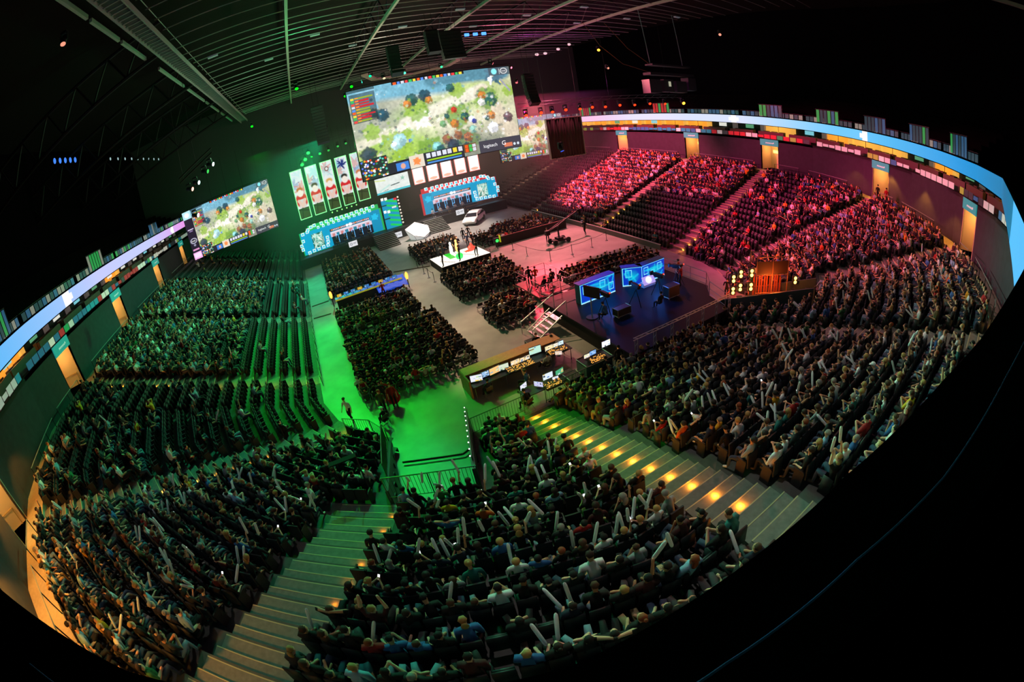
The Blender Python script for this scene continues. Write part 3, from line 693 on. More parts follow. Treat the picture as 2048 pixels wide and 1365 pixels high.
# ---- seats: tip-up chair with two posts, back and pan (pan folded up when nobody sits)
def seat_parts(up):
    fr = MB(); fr.bx(-.25, .25, -.04, .0, .34, .38); fr.bx(-.25, -.22, -.22, .12, .0, .60).bx(.22, .25, -.22, .12, .0, .60).bx(-.26, -.21, -.2, .16, .58, .625).bx(.21, .26, -.2, .16, .58, .625)
    bk = MB(); bk.box((0, -.25, .64), (.44, .05, .52), rx=-.16)
    pn = MB()
    if up: pn.box((0, -.13, .60), (.42, .06, .36), rx=-.05)
    else: pn.box((0, .03, .42), (.42, .40, .07), rx=.05)
    return fr, bk, pn
SEATM = {}
for up in (True, False):
    fr, bk, pn = seat_parts(up); SEATM[up] = (fr.mesh('seat_frame', [darkm]), bk.mesh('seat_back', [seatm]), pn.mesh('seat_pan', [seatm]))
def seat_low(up):
    m = MB(); m.box((0, -.25, .64), (.44, .05, .52), rx=-.16)
    if up: m.box((0, -.13, .60), (.42, .06, .36), rx=-.05)
    else: m.box((0, .03, .42), (.42, .40, .07))
    m.bx(-.25, -.22, -.2, .15, .0, .62); tr = []
    return np.array(m.v, np.float32), np.array([(f[0], f[1], f[2]) for f in m.f]+[(f[0], f[2], f[3]) for f in m.f], np.int32)
SLOW = {True: seat_low(True), False: seat_low(False)}
def add_seat(loc, rz, up, label, group=None):
    fr, bk, pn = SEATM[up]; o = bpy.data.objects.new('stadium_chair', fr); COL.objects.link(o); o.location = loc; o.rotation_euler.z = rz
    for n_, me in (('backrest', bk), ('seat_pan', pn)): c = bpy.data.objects.new(n_, me); COL.objects.link(c); c.parent = o
    return tag(o, label, 'seat', group)
# ---- fill the bowl
def dens(b, k, fr):
    if b in (0, 1, 13, 14): return .0 if b != 1 else (.03 if k > 4 else 0)
    if b == 2: return .96 if k >= 6 else (.5 if k == 5 else .05)
    if b == 3: return .95 if k >= 9 else (.5 if k >= 6 else .04)
    if b == 4: return (.25 if k >= 13 else .1 if k >= 6 else .02) if fr < .45 else (.42 if k >= 11 else .14 if k >= 6 else .06)
    if b == 5: return .93 if k >= 5 else (.5 if k >= 2 else .25)
    if b == 6: return .93
    if b in (7, 8): return .96
    if b == 9: return .95
    if b == 10: return (.75 if fr < .45 else .25) if k >= 9 else (.12 if k > 3 else .3)
    if b == 11: return .95 if k >= 10 else (.35 if k == 9 else .02)
    if b == 12: return .95 if k >= 3 else .15
    return 0
SEATS = []
SPITCH = .52
for k in range(NROW):
    A_, B_ = TOPL[k], TOPL[k+1]; blk = 0; idxin = 0
    for i in range(NS):
        fs = .5; a = A_[i].lerp(B_[i], fs); t, n_ = TAN[i], NOR[i]; L = (A_[i+1].lerp(B_[i+1], fs)-a).length+(.25 if 0 < i < NS-1 else 0); a = a-(t*.125 if 0 < i < NS-1 else t*0); off_u = a.dot(t); n = int((L-.1)/SPITCH); pad = (L-n*SPITCH)/2
        dseat = TREAD*.52 if k else .5
        ais = sorted([((p.dot(t)), w_, q) for q, (nm, si, p, w_, k0, hs) in enumerate(AIS) if si == i and k >= k0])
        allais = sorted([(p.dot(t), q) for q, (nm, si, p, w_, k0, hs) in enumerate(AIS) if si == i])
        before = sum(1 for A0 in AIS if A0[1] < i)
        for j in range(n):
            u = off_u+pad+(j+.5)*SPITCH; p = a+t*(u-off_u)+n_*(dseat-TREAD*.5)
            if p.y > 76.5: continue
            if any(abs(u-ua) < w_/2+.27 for ua, w_, q in ais): continue
            if in_tunnel((p.x, p.y)) or in_tunnel((p.x+t.x*.6, p.y+t.y*.6)) or in_tunnel((p.x-t.x*.6, p.y-t.y*.6)): continue
            b = before+sum(1 for ua, q in allais if ua < u)
            if b != blk: blk = b; idxin = 0
            idxin += 1
            SEATS.append([p.x, p.y, zk(k)+.012, math.atan2(-n_.x, -n_.y)*-1, b, k, idxin])
cnt = {}
for s in SEATS: cnt[(s[4], s[5])] = max(cnt.get((s[4], s[5]), 0), s[6])
OCC = []
for s in SEATS:
    x, y, z, rz, b, k, ii = s; fr = ii/cnt[(b, k)]
    d = dens(b, k, fr); 
    if b == 4 and math.sin(ii*.9+k*2.1) > .6: d *= .3
    OCC.append(PR.random() < d)
BN = {i: AIS[i-1][0] for i in range(1, 15)}; BN[0] = 'stage end'
def place_words(b, k, ii):
    return 'row %s, seat %s after the %s' % (ordn(k+1), ordn(ii), BN[b]) if False else '%s row, %s seat from %s' % (ordn(k+1), ordn(ii), BN[b])
dist = np.array([math.sqrt(s[0]**2+s[1]**2+(s[2]-14)**2) for s in SEATS])
vis = []
for s in SEATS:
    px, py = project((s[0], s[1], s[2]+.8)); under = False
    d2 = math.hypot(s[0], s[1]); vis.append(-20 < px < 2068 and -20 < py < 1390)
order = sorted([i for i in range(len(SEATS)) if vis[i]], key=lambda i: dist[i])
# seats so close below the balcony edge that the ledge hides them are left out of the first three hundred
def hidden(s):
    dx, dy, dz = s[0], s[1], s[2]+1.0-14
    # crossing of the sight line with the ledge height
    tt = (13.27-14)/dz; q = Vector((dx*tt, dy*tt)); b_ = off(17.17)
    for i in (4, 5, 6):
        if (q-b_[i]).dot(NOR[i]) > 0 and -3 < (q-b_[i]).dot(TAN[i]) < (b_[i+1]-b_[i]).length+ (1.5 if i == 6 else 0): return True
    return False
HID = [hidden(s) for s in SEATS]
NEARP = [i for i in order if OCC[i] and not HID[i]][:262]; nearp = set(NEARP)
CROWD = Mass(); SEATMASS = Mass(); CLAPS = []; PHONES = []
for i, s in enumerate(SEATS):
    x, y, z, rz, b, k, ii = s
    if not vis[i] and not OCC[i]: continue
    if OCC[i]:
        st = style()
        if i in nearp:
            lab = 'person in %s top, %s, %s' % (TOPC[st['top']][0], ALLP[st['pose']][0], place_words(b, k, ii))
            add_person((x, y, z), rz, st, lab, 'spectators in the near stand')
            if st['pose'] in (0, 3, 5, 8, 9) and PR.random() < .45: CLAPS.append((i, st))
            if st['pose'] == 3: PHONES.append((i, st))
        else:
            if not vis[i]: continue
            CROWD.person((x, y, z), rz, st)
            if dist[i] < 34 and st['pose'] in (0, 5, 8, 9) and PR.random() < .2: CLAPS.append((i, st))
# individual seats: the nearest empty ones first, then the nearest occupied
esel = [i for i in order if not OCC[i] and not HID[i]][:150]; osel = [i for i in order if OCC[i] and not HID[i]][:150]; sel = set(esel+osel)
for i, s in enumerate(SEATS):
    x, y, z, rz, b, k, ii = s; up = not OCC[i]
    if i in sel: add_seat((x, y, z), rz, up, '%s dark tip-up seat, %s' % ('empty' if up else 'occupied', place_words(b, k, ii)), 'tip-up seats of the stands')
    elif vis[i]:
        v, f = SLOW[up]; SEATMASS.put(v, f, np.repeat(np.array([[.010, .013, .016]]), len(f), 0), (x, y, z), rz)
# ---- inflatable clappers held by spectators
CLM = attr_mat('clapper_film', rough=.35)
def clapper_mesh():
    m = MB(); n = 10; prof = [(0, .012), (.02, .035), (.08, .045), (.5, .045), (.57, .035), (.6, .01)]; P = []; F = []
    for z, r in prof:
        for i in range(n): t = 2*PI*i/n; P.append((math.cos(t)*r, math.sin(t)*r, z))
    for j in range(len(prof)-1):
        for i in range(n): F.append((j*n+i, j*n+(i+1) % n, (j+1)*n+(i+1) % n, (j+1)*n+i))
    cols = []
    for j in range(len(prof)-1):
        for i in range(n): cols.append((.80, .96, 1.0) if (j != 3 or i not in (2, 3)) else (.85, .75, .78))
    return np_mesh('clapper', P, F, [CLM], None, cols, True)
CLMESH = clapper_mesh(); used = {}
for (i, st) in CLAPS[:110]:
    x, y, z, rz, b, k, ii = SEATS[i]; sc = st['sc']; arm = POSES[st['pose']][1]['arms'][0]; ln = POSES[st['pose']][1].get('lean', 0)
    for sd in ((-1, 1) if PR.random() < .5 else (-1,)):
        wx, wy, wz = arm[1]; c_, s_ = math.cos(ln), math.sin(ln); lx, ly, lz = sd*wx*sc, (wy*c_+wz*s_+.02)*sc, (.50+wz*c_-wy*s_)*sc
        r_ = rz+st['rz']; gx, gy = x+lx*math.cos(r_)-ly*math.sin(r_), y+lx*math.sin(r_)+ly*math.cos(r_)
        o = bpy.data.objects.new('inflatable_clapper', CLMESH); COL.objects.link(o); o.location = (gx, gy, z+lz+.02)
        o.rotation_euler = (PR.uniform(-1.1, -.1) if st['pose'] == 0 else PR.uniform(-.6, .5), PR.uniform(-.5, .5), r_)
        tag(o, 'white clapper in %s hand, %s' % ('left' if sd < 0 else 'right', place_words(b, k, ii)), 'clapper', 'white inflatable clappers in the crowd')

phm = M('phone_lit', (.1, .1, .1), .3, emit=(.9, .95, 1), es=2.2)
for (i, st) in PHONES[:24]:
    x, y, z, rz, b, k, ii = SEATS[i]; r_ = rz+st['rz']; lx, ly, lz = 0, .40*st['sc'], .86*st['sc']
    e = empty('smartphone', (x+lx*math.cos(r_)-ly*math.sin(r_), y+lx*math.sin(r_)+ly*math.cos(r_), z+lz), 'lit smartphone in both hands, '+place_words(b, k, ii), 'phone', 'smartphones in the crowd', r_); e.rotation_euler.x = -.9
    lpart(MB().box((0, 0, 0), (.075, .01, .15)), 'phone_case', darkm, e); lpart(MB().box((0, -.007, 0), (.066, .003, .135)), 'display', phm, e)
# ================================================================== audience on the arena floor (folding chairs in blocks)
def chair_mesh():
    m = MB(); r = .011
    for s in (-.2, .2):
        m.tube((s, .22, 0), (s, -.2, .85), r); m.tube((s, -.24, 0), (s, .2, .45), r)
    m.tube((-.2, -.2, .85), (.2, -.2, .85), r).tube((-.2, .2, .02), (.2, .2, .02), r)
    b = MB().box((0, -.17, .72), (.40, .02, .2), rx=-.45*0-.2); s_ = MB().box((0, .0, .45), (.40, .40, .025)); return m.mesh('chair_frame', [grey]), b.mesh('chair_back', [darkm]), s_.mesh('chair_seat', [darkm])
CF_, CB_, CS_ = chair_mesh()
def add_chair(loc, rz, label, group='folding chairs on the arena floor'):
    o = bpy.data.objects.new('folding_chair', CF_); COL.objects.link(o); o.location = loc; o.rotation_euler.z = rz
    for n_, me in (('backrest', CB_), ('seat', CS_)): c = bpy.data.objects.new(n_, me); COL.objects.link(c); c.parent = o
    return tag(o, label, 'chair', group)
m = MB(); m.box((0, -.19, .72), (.40, .03, .22)); m.box((0, 0, .45), (.40, .40, .03)); m.bx(-.21, -.19, -.2, .2, 0, .45)
CHL = (np.array(m.v, np.float32), np.array([(f[0], f[1], f[2]) for f in m.f]+[(f[0], f[2], f[3]) for f in m.f], np.int32))
CHMASS = Mass(); BLOCKS = [('block before the stage', -.4, 6.9, 44.8, 60.5, .95, 0), ('block behind the blue games table', -.4, 6.9, 33.2, 39.6, .93, 0), ('nearest floor block', -.4, 7.2, 22.6, 32.2, .93, 0),
  ('block under the trophy plinth', 10.1, 16.2, 46.6, 53.6, .95, .2), ('block behind the white games stage', 9.9, 16.4, 32.6, 39.4, .9, .1), ('block beside the camera riser', 9.9, 14.0, 25.8, 31.3, .9, .1),
  ('block beside the white car', 17.8, 28.2, 45.7, 52.4, .9, -.1), ('block in front of the blue desks', 18.0, 27.4, 27.4, 31.6, .93, 0)]
FSE = []
for bi, (nm, x0, x1, y0, y1, dn, sk) in enumerate(BLOCKS):
    rows = int((y1-y0)/.92); cols = int((x1-x0)/.54)
    for r in range(rows):
        for c in range(cols):
            x = x0+.27+c*.54+(sk*r*.25 if sk else 0)+PR.uniform(-.02, .02); y = y0+.4+r*.92
            if bi == 3 and r < 3 and c > 5: continue
            if bi == 5 and c > 5 and r < 1: continue
            if bi == 6 and y > 49.5 and x < 21: continue
            if bi == 6 and r in (0,) and False: continue
            FSE.append((x, y, bi, r, c, rows, cols, PR.random() < dn))
FSE.sort(key=lambda s: s[0]**2+s[1]**2)
nF = 0; nC = 0
for (x, y, bi, r, c, rows, cols, oc) in FSE:
    w_ = '%s chair of the %s row, %s' % (ordn(c+1), ordn(r+1), BLOCKS[bi][0]); rz = PR.uniform(-.05, .05)
    if nC < 190: add_chair((x, y, 0), rz, 'folding chair, '+w_); nC += 1
    else: v, f = CHL; CHMASS.put(v, f, np.repeat(np.array([[.03, .03, .035]]), len(f), 0), (x, y, 0), rz)
    if oc:
        st = style(top=PR.choice((0, 0, 0, 1, 0, 2, 4, 0, 10, 3, 0, 0, 6, 0, 0, 2, 0, 0, 1, 0)), leg=PR.choice((0, 1, 1, 1)))
        if nF < 38 and bi == 2: nF += 1; add_person((x, y, 0), rz, st, 'person in %s top, %s, %s' % (TOPC[st['top']][0], ALLP[st['pose']][0], w_.replace('chair of the ', 'in ')), 'floor audience')
        else: CROWD.person((x, y, 0), rz, st)
tag(CROWD.build('crowd'), 'remaining seated spectators filling both side stands, the far near-stand rows and the floor blocks', 'crowd', None, 'stuff')
tag(SEATMASS.build('stand_seating', .6), 'remaining rows of dark tip-up seats around the stands', 'seating', None, 'stuff')
tag(CHMASS.build('floor_seating', .6), 'remaining dark folding chairs in rows under the floor audience', 'seating', None, 'stuff')
# ================================================================== stage
stagem = M('stage_deck', (.02, .022, .025), .5); ledm = attr_mat('led_picture', True, 1.0)
SY, SD = 63.6, 1.45
m = MB().bx(-3.2, 29.6, SY, 76, 0, SD); tag(m.build('stage', stagem), 'wide low black stage under the hanging screens', 'stage')
# ---- game picture
def game_pic(w_, h_):
    p = Pic(w_, h_, (.74, .73, .58)); p.ell(.45, .5, .45, .4, (.92, .90, .80), .5, .7); p.ell(.1, .35, .25, .4, (.45, .50, .48), .5, .6); p.ell(.6, 1.0, .6, .28, (.30, .36, .36), .4, .7); p.ell(.2, .75, .25, .2, (.60, .78, .20), .4, .8); p.ell(.75, .3, .22, .18, (.62, .76, .30), .4, .6); p.ell(.42, .40, .18, .12, (.50, .66, .25), .4, .6); G1 = (.55, .70, .22); G2 = (.42, .60, .20); T1 = (.12, .30, .30); W1 = (.42, .66, .76); OR = (.72, .42, .18); DK = (.16, .20, .26)
    p.line(.0, .02, .55, .10, .13, W1).line(.5, .05, .95, .06, .09, (.30, .50, .58)).blob(.12, .12, .12, (.5, .72, .82), 2).blob(.9, .07, .12, (.28, .42, .50), 1)
    p.line(.0, .62, .34, .52, .05, (.86, .84, .74)).line(.3, .5, .8, .25, .07, (.9, .88, .8)).line(.3, .5, .06, .95, .06, (.92, .90, .84)).line(.8, .3, .95, .8, .1, (.82, .76, .66)).blob(.40, .48, .10, (.96, .96, .93), 3)
    for x, y, r, c in ((.38, .36, .13, G1), (.64, .22, .09, G1), (.82, .36, .13, G2), (.22, .72, .17, G1), (.42, .86, .16, G2), (.62, .52, .14, G2), (.10, .5, .09, G1), (.97, .3, .07, G1), (.66, .80, .13, (.4, .5, .3)), (.30, .60, .05, G1)): p.blob(x, y, r, c, x*30, .14, .85)
    for x, y, r, c in ((.36, .24, .07, T1), (.44, .22, .07, (.10, .22, .28)), (.33, .28, .045, OR), (.46, .28, .042, OR), (.60, .18, .05, T1), (.18, .34, .07, (.1, .26, .34)), (.13, .30, .05, T1), (.84, .38, .085, (.16, .34, .3)), (.79, .32, .05, OR), (.78, .40, .045, (.92, .9, .9)),
                       (.83, .57, .05, OR), (.83, .72, .065, (.95, .95, .98)), (.94, .62, .06, (.35, .24, .28)), (.80, .60, .03, T1), (.60, .44, .035, (.7, .12, .12)), (.66, .54, .05, T1), (.70, .58, .038, (.85, .88, .98)), (.715, .61, .03, (.12, .16, .5)), (.59, .60, .05, OR), (.60, .74, .05, (.55, .34, .24)), (.66, .78, .055, (.62, .36, .24)), (.53, .76, .06, (.50, .30, .22)), (.56, .84, .07, DK), (.64, .90, .06, DK), (.46, .82, .055, (.45, .7, .7)), (.48, .86, .05, T1), (.36, .95, .07, DK), (.06, .74, .09, DK), (.03, .86, .06, DK),
                       (.25, .66, .075, (.60, .80, .86)), (.22, .70, .05, (.75, .9, .95)), (.31, .69, .02, (.2, .3, .8)), (.55, .50, .03, T1), (.52, .58, .04, (.35, .55, .35)), (.70, .70, .045, (.5, .7, .65)), (.93, .18, .02, (.95, .9, .4)), (.86, .14, .03, (.85, .9, 1))): p.blob(x, y, r, c, x*50+y*9, .10, .92); p.blob(x-.006, y-.012, r*.55, tuple(min(1, q_*1.35) for q_ in c), x*70, .12, .6); p.blob(x+.01, y+.03, r*.6, tuple(q_*.55 for q_ in c), x*40, .12, .45)
    r_ = random.Random(21)
    for (cx, cy, sx, sy, n, cs_) in ((.38, .33, .07, .07, 40, (G1, G2, T1, (.3, .5, .2))), (.82, .38, .07, .09, 45, (T1, G1, G2, (.5, .6, .5))), (.22, .7, .10, .10, 50, (G1, (.7, .85, .3), (.5, .75, .7), G2)), (.62, .6, .10, .16, 90, (T1, G2, DK, OR, (.5, .65, .6))), (.55, .85, .16, .06, 60, (DK, T1, (.25, .3, .4))), (.12, .35, .08, .1, 30, (T1, DK, (.3, .4, .45))), (.06, .8, .06, .1, 30, (DK, T1)), (.4, .5, .3, .2, 60, ((.97, .96, .92), (.8, .78, .7), (.88, .86, .7))), (.85, .62, .1, .15, 40, ((.85, .8, .7), T1, DK, (.95, .95, .98))), (.3, .1, .25, .05, 40, (W1, (.35, .55, .66), (.55, .75, .82)))):
        for q in range(n): p.blob(r_.gauss(cx, sx), r_.gauss(cy, sy), r_.uniform(.006, .02), r_.choice(cs_), q, .3, .55)
    p.line(.87, .10, .86, .2, .012, (.92, .94, 1)).line(.93, .16, .98, .3, .012, (.6, .6, .65))
    p.noise(.18, 3, 4).noise(.12, 9, 7)
    # interface bars
    p.rect(0, 0, .16, .03, (.1, .1, .13), .8).rect(.26, 0, .70, .035, (.1, .1, .12)); cs = [(.95, .3, .1), (.9, .8, .2), (.2, .7, .3), (.9, .2, .2), (.8, .8, .85), (.3, .5, .9)]
    for q in range(18): p.rect(.27+q*.0235, .004, .287+q*.0235, .032, cs[(q*5) % 6])
    p.rect(.01, .045, .155, .37, (.13, .15, .2), .75)
    for q in range(9): y = .085+q*.032; p.rect(.015, y, .035, y+.024, cs[(q*7+1) % 6]); p.rect(.038, y, (.12 if q % 3 else .145), y+.022, (.75, .1, .16) if q in (1, 2, 3, 6, 7) else (.55, .62, .15)); p.rect(.04, y+.004, .06, y+.016, (.95, .55, .2))
    p.rect(.0, .78, .155, 1, (.12, .16, .16)); r_ = random.Random(3)
    for q in range(70): p.ell(r_.uniform(.005, .15), r_.uniform(.79, .99), .006, .01, r_.choice([(.9, .2, .1), (.3, .8, .7), (.9, .9, .9), (.2, .5, .3), (.95, .6, .1), (.3, .4, .9)]))
    p.rect(.155, .88, .28, 1, (.12, .12, .16)); p.rect(.20, .90, .275, .99, (.2, .45, .8)).ell(.24, .945, .014, .03, (.85, .6, .5))
    p.rect(.28, .86, .37, 1, (.85, .8, .72)).blob(.325, .93, .04, (.95, .5, .25), 2)
    p.rect(.37, .86, .62, 1, (.14, .14, .17)); 
    for q in range(7): p.rect(.385+q*.033, .875, .41+q*.033, .925, cs[(q*3+4) % 6] if q > 3 else (.82, .84, .9))
    p.rect(.385, .94, .60, .962, (.55, .75, .1)).rect(.385, .97, .60, .988, (.25, .5, .8)); p.rect(.62, .86, .70, .96, (.4, .25, .12))
    for q in range(6): p.rect(.628+q % 3*.024, .87+q//3*.045, .648+q % 3*.024, .908+q//3*.045, cs[(q*2) % 6])
    p.rect(.72, .86, 1, 1, (.22, .21, .25)).rect(.885, .93, .94, .975, (.8, .42, .3)).ell(.955, .955, .008, .016, (.8, .85, .9)).ell(.98, .955, .008, .016, (.8, .85, .9))
    p.rect(.86, 0, 1, .10, (.25, .28, .32), .85).ell(.895, .05, .018, .036, (.5, .9, .95)).rect(.928, .015, .93, .085, (.8, .8, .8)).ell(.96, .05, .024, .036, (.95, .95, .95)).ell(.96, .05, .020, .029, (.25, .28, .32))
    p.a = np.clip(p.a*1.25, 0, 1.3)**.88; return p
GP = game_pic(320, 172); txtw = M('letter_white', (.8, .8, .8), .4, emit=(.9, .9, .95), es=1.0); big = GP.mesh('game_picture', 1, 1, ledm)
def screen(name, x0, x1, z0, z1, y, label, bars=True, cat='screen'):
    e = empty(name, (x0, y, z0), label, cat); W_, H_ = x1-x0, z1-z0
    o = bpy.data.objects.new('screen_surface', big); COL.objects.link(o); o.parent = e; o.scale = (W_, 1, H_)
    lpart(MB().bx(-.06, W_+.06, .03, .35, -.06, H_+.06), 'back_frame', blackm, e)
    words3d('logitech', H_*.055, (W_*.745, -.02, H_*.055), txtw, e); words3d('G', H_*.075, (W_*.868, -.02, H_*.05), txtw, e); words3d('intel', H_*.030, (W_*.945, -.02, H_*.94), txtw, e)
    m = MB()
    for q in range(5): m.tube((W_*(q+.5)/5, .2, H_+.05), (W_*(q+.5)/5, .2, H_+6.0), .02)
    m.tube((0, .2, H_+.3), (W_, .2, H_+.3), .04); lpart(m, 'rigging', blackm, e); return e
screen('hanging_screen', 5.47, 21.75, 11.16, 19.9, 41.0, 'largest hanging screen, the centre one, showing a forest battle video game')
eL = screen('side_screen', -18.4, -5.2, 6.7, 14.35, 69.0, 'hanging screen on the green side with a narrow logo panel beside it')
screen('side_screen', 32.4, 45.6, 6.9, 14.35, 69.0, 'partly covered hanging screen behind the big screen on the red side')
p = Pic(26, 150, (.16, .13, .2)); p.rect(0, 0, 1, .16, (.75, .95, .98)).ell(.5, .08, .3, .05, (1, 1, 1)).rect(.15, .37, .9, .39, (.7, .6, .8)).rect(.3, .41, .75, .425, (.6, .5, .7)).ell(.5, .62, .40, .055, (.85, .85, .95)).ell(.5, .62, .33, .042, (.16, .13, .2)).ell(.5, .71, .14, .022, (.6, .6, .7)).rect(.1, .79, .9, .82, (.9, .6, .8)).rect(0, .86, 1, 1, (1, .72, .95)).rect(.1, .88, .9, .97, (1, .9, 1))
lo = bpy.data.objects.new('logo_panel', p.mesh('logo_panel', 1.45, 7.65, ledm)); COL.objects.link(lo); lo.parent = eL; lo.location = (-1.5, 0, 0); words3d('intel', .42, (-1.2, -.02, 2.78), txtw, eL); words3d('HAMBURG', .2, (-1.28, -.02, 4.65), txtw, eL)
# ---- player banners (green side tall, red side short)
def banner_pic(k):
    p = Pic(20, 92, (.93, .97, .98)); r_ = random.Random(k+5)
    for q in range(5): p.blob(r_.random(), .12+.08*q, .10, r_.choice([(.55, .85, .9), (.9, .3, .2), (.75, .92, .95), (.25, .45, .75), (.97, .97, .97)]), k+q, .5, .5)
    if k == 3: p.blob(.5, .14, .07, (.05, .12, .5), 1, .6)
    if k == 2: p.ell(.5, .15, .2, .05, (.5, .1, .12)).ell(.5, .15, .13, .03, (.95, .95, .95))
    p.ell(.5, .62, .62, .14, (.86, .10, .16)).rect(.2, .6, .8, .78, (.9, .86, .86)).line(.2, .62, .5, .74, .03, (.95, .8, .75)).line(.8, .62, .5, .74, .03, (.95, .8, .75))
    p.ell(.5, .46, .30, .085, (1, .97, .95)).ell(.5, .40, .31, .05, [(.8, .45, .2), (.3, .15, .1), (.9, .7, .4), (.12, .1, .12), (.85, .5, .3)][k], .2).ell(.5, .47, .24, .07, (1, .95, .9))
    p.rect(0, .78, 1, 1, (.23, .30, .14)).line(0, .80, 1, .86, .012, (.12, .16, .06)).line(.4, .78, .2, 1, .01, (.12, .16, .06)); return p
tube = M('frame_tube', (.3, .5, .3), .4, emit=(.25, 1, .35), es=1.5)
for k in range(5):
    x0 = -1.5+k*2.28; e = empty('player_banner', (x0, 66, 6.83), 'tall LED banner with a red-jacketed player portrait, %s from the stage side wall' % ordn(k+1), 'banner', 'tall LED banners above the green booth')
    o = bpy.data.objects.new('portrait', banner_pic(k).mesh('portrait', 1.58, 7.2, ledm)); COL.objects.link(o); o.parent = e
    m = MB().bx(-.1, 0, -.05, .05, -.1, 7.3).bx(1.58, 1.68, -.05, .05, -.1, 7.3).bx(0, 1.58, -.05, .05, -.1, 0).bx(0, 1.58, -.05, .05, 7.2, 7.3); lpart(m, 'light_frame', tube, e)
    lpart(MB().bx(0, 1.58, .05, .2, 0, 7.2), 'back_frame', blackm, e)
    lpart(MB().tube((.3, .1, 7.2), (.3, .1, 12), .02).tube((1.3, .1, 7.2), (1.3, .1, 12), .02), 'cable', blackm, e)
for k in range(5):
    x0 = 16.3+k*2.28; e = empty('team_banner', (x0, 66, 6.95), 'short bright white LED banner over the red booth, %s from the map screen' % ordn(k+1), 'banner', 'short LED banners above the red booth')
    p = Pic(20, 56, (1, .96, .96)); p.rect(0, 0, 1, .2, (.8, .97, .95)).line(.1, .3, .9, .1, .04, (.35, .75, .7)).ell(.5, .6, .5, .3, (1, 1, 1)).ell(.5, .93, .4, .05, (1, .7, .6))
    p.a *= 1.3; o = bpy.data.objects.new('portrait', p.mesh('white_picture', 1.6, 4.4, ledm)); COL.objects.link(o); o.parent = e
    m = MB().bx(-.08, 0, -.05, .05, -.08, 4.48).bx(1.6, 1.68, -.05, .05, -.08, 4.48).bx(0, 1.6, -.05, .05, -.08, 0).bx(0, 1.6, -.05, .05, 4.4, 4.48); lpart(m, 'light_frame', M('frame_tube_red', (.5, .2, .2), .4, emit=(1, .25, .2), es=1.5), e)
    lpart(MB().bx(0, 1.6, .05, .2, 0, 4.4), 'back_frame', blackm, e)
e = empty('map_screen', (10.37, 66.1, 6.78), 'wide white LED screen with a faint landscape between the two banner rows', 'screen')
p = Pic(90, 42, (.95, .98, .96)); p.line(.1, .8, .4, .55, .05, (.8, .95, .92)).line(.45, .6, .7, .55, .03, (.3, .4, .4)).line(.2, .85, .35, .8, .015, (.35, .45, .45)).blob(.82, .3, .1, (.3, .75, .6), 2, .5, .7).rect(0, .88, 1, 1, (.3, .8, .85)).line(0, .1, .3, .2, .03, (.9, .95, .6)).noise(.1, 5, 3)
o = bpy.data.objects.new('screen_surface', p.mesh('map_picture', 5.2, 2.45, ledm)); COL.objects.link(o); o.parent = e; lpart(MB().bx(-.05, 5.25, .03, .25, -.05, 2.5), 'back_frame', blackm, e)
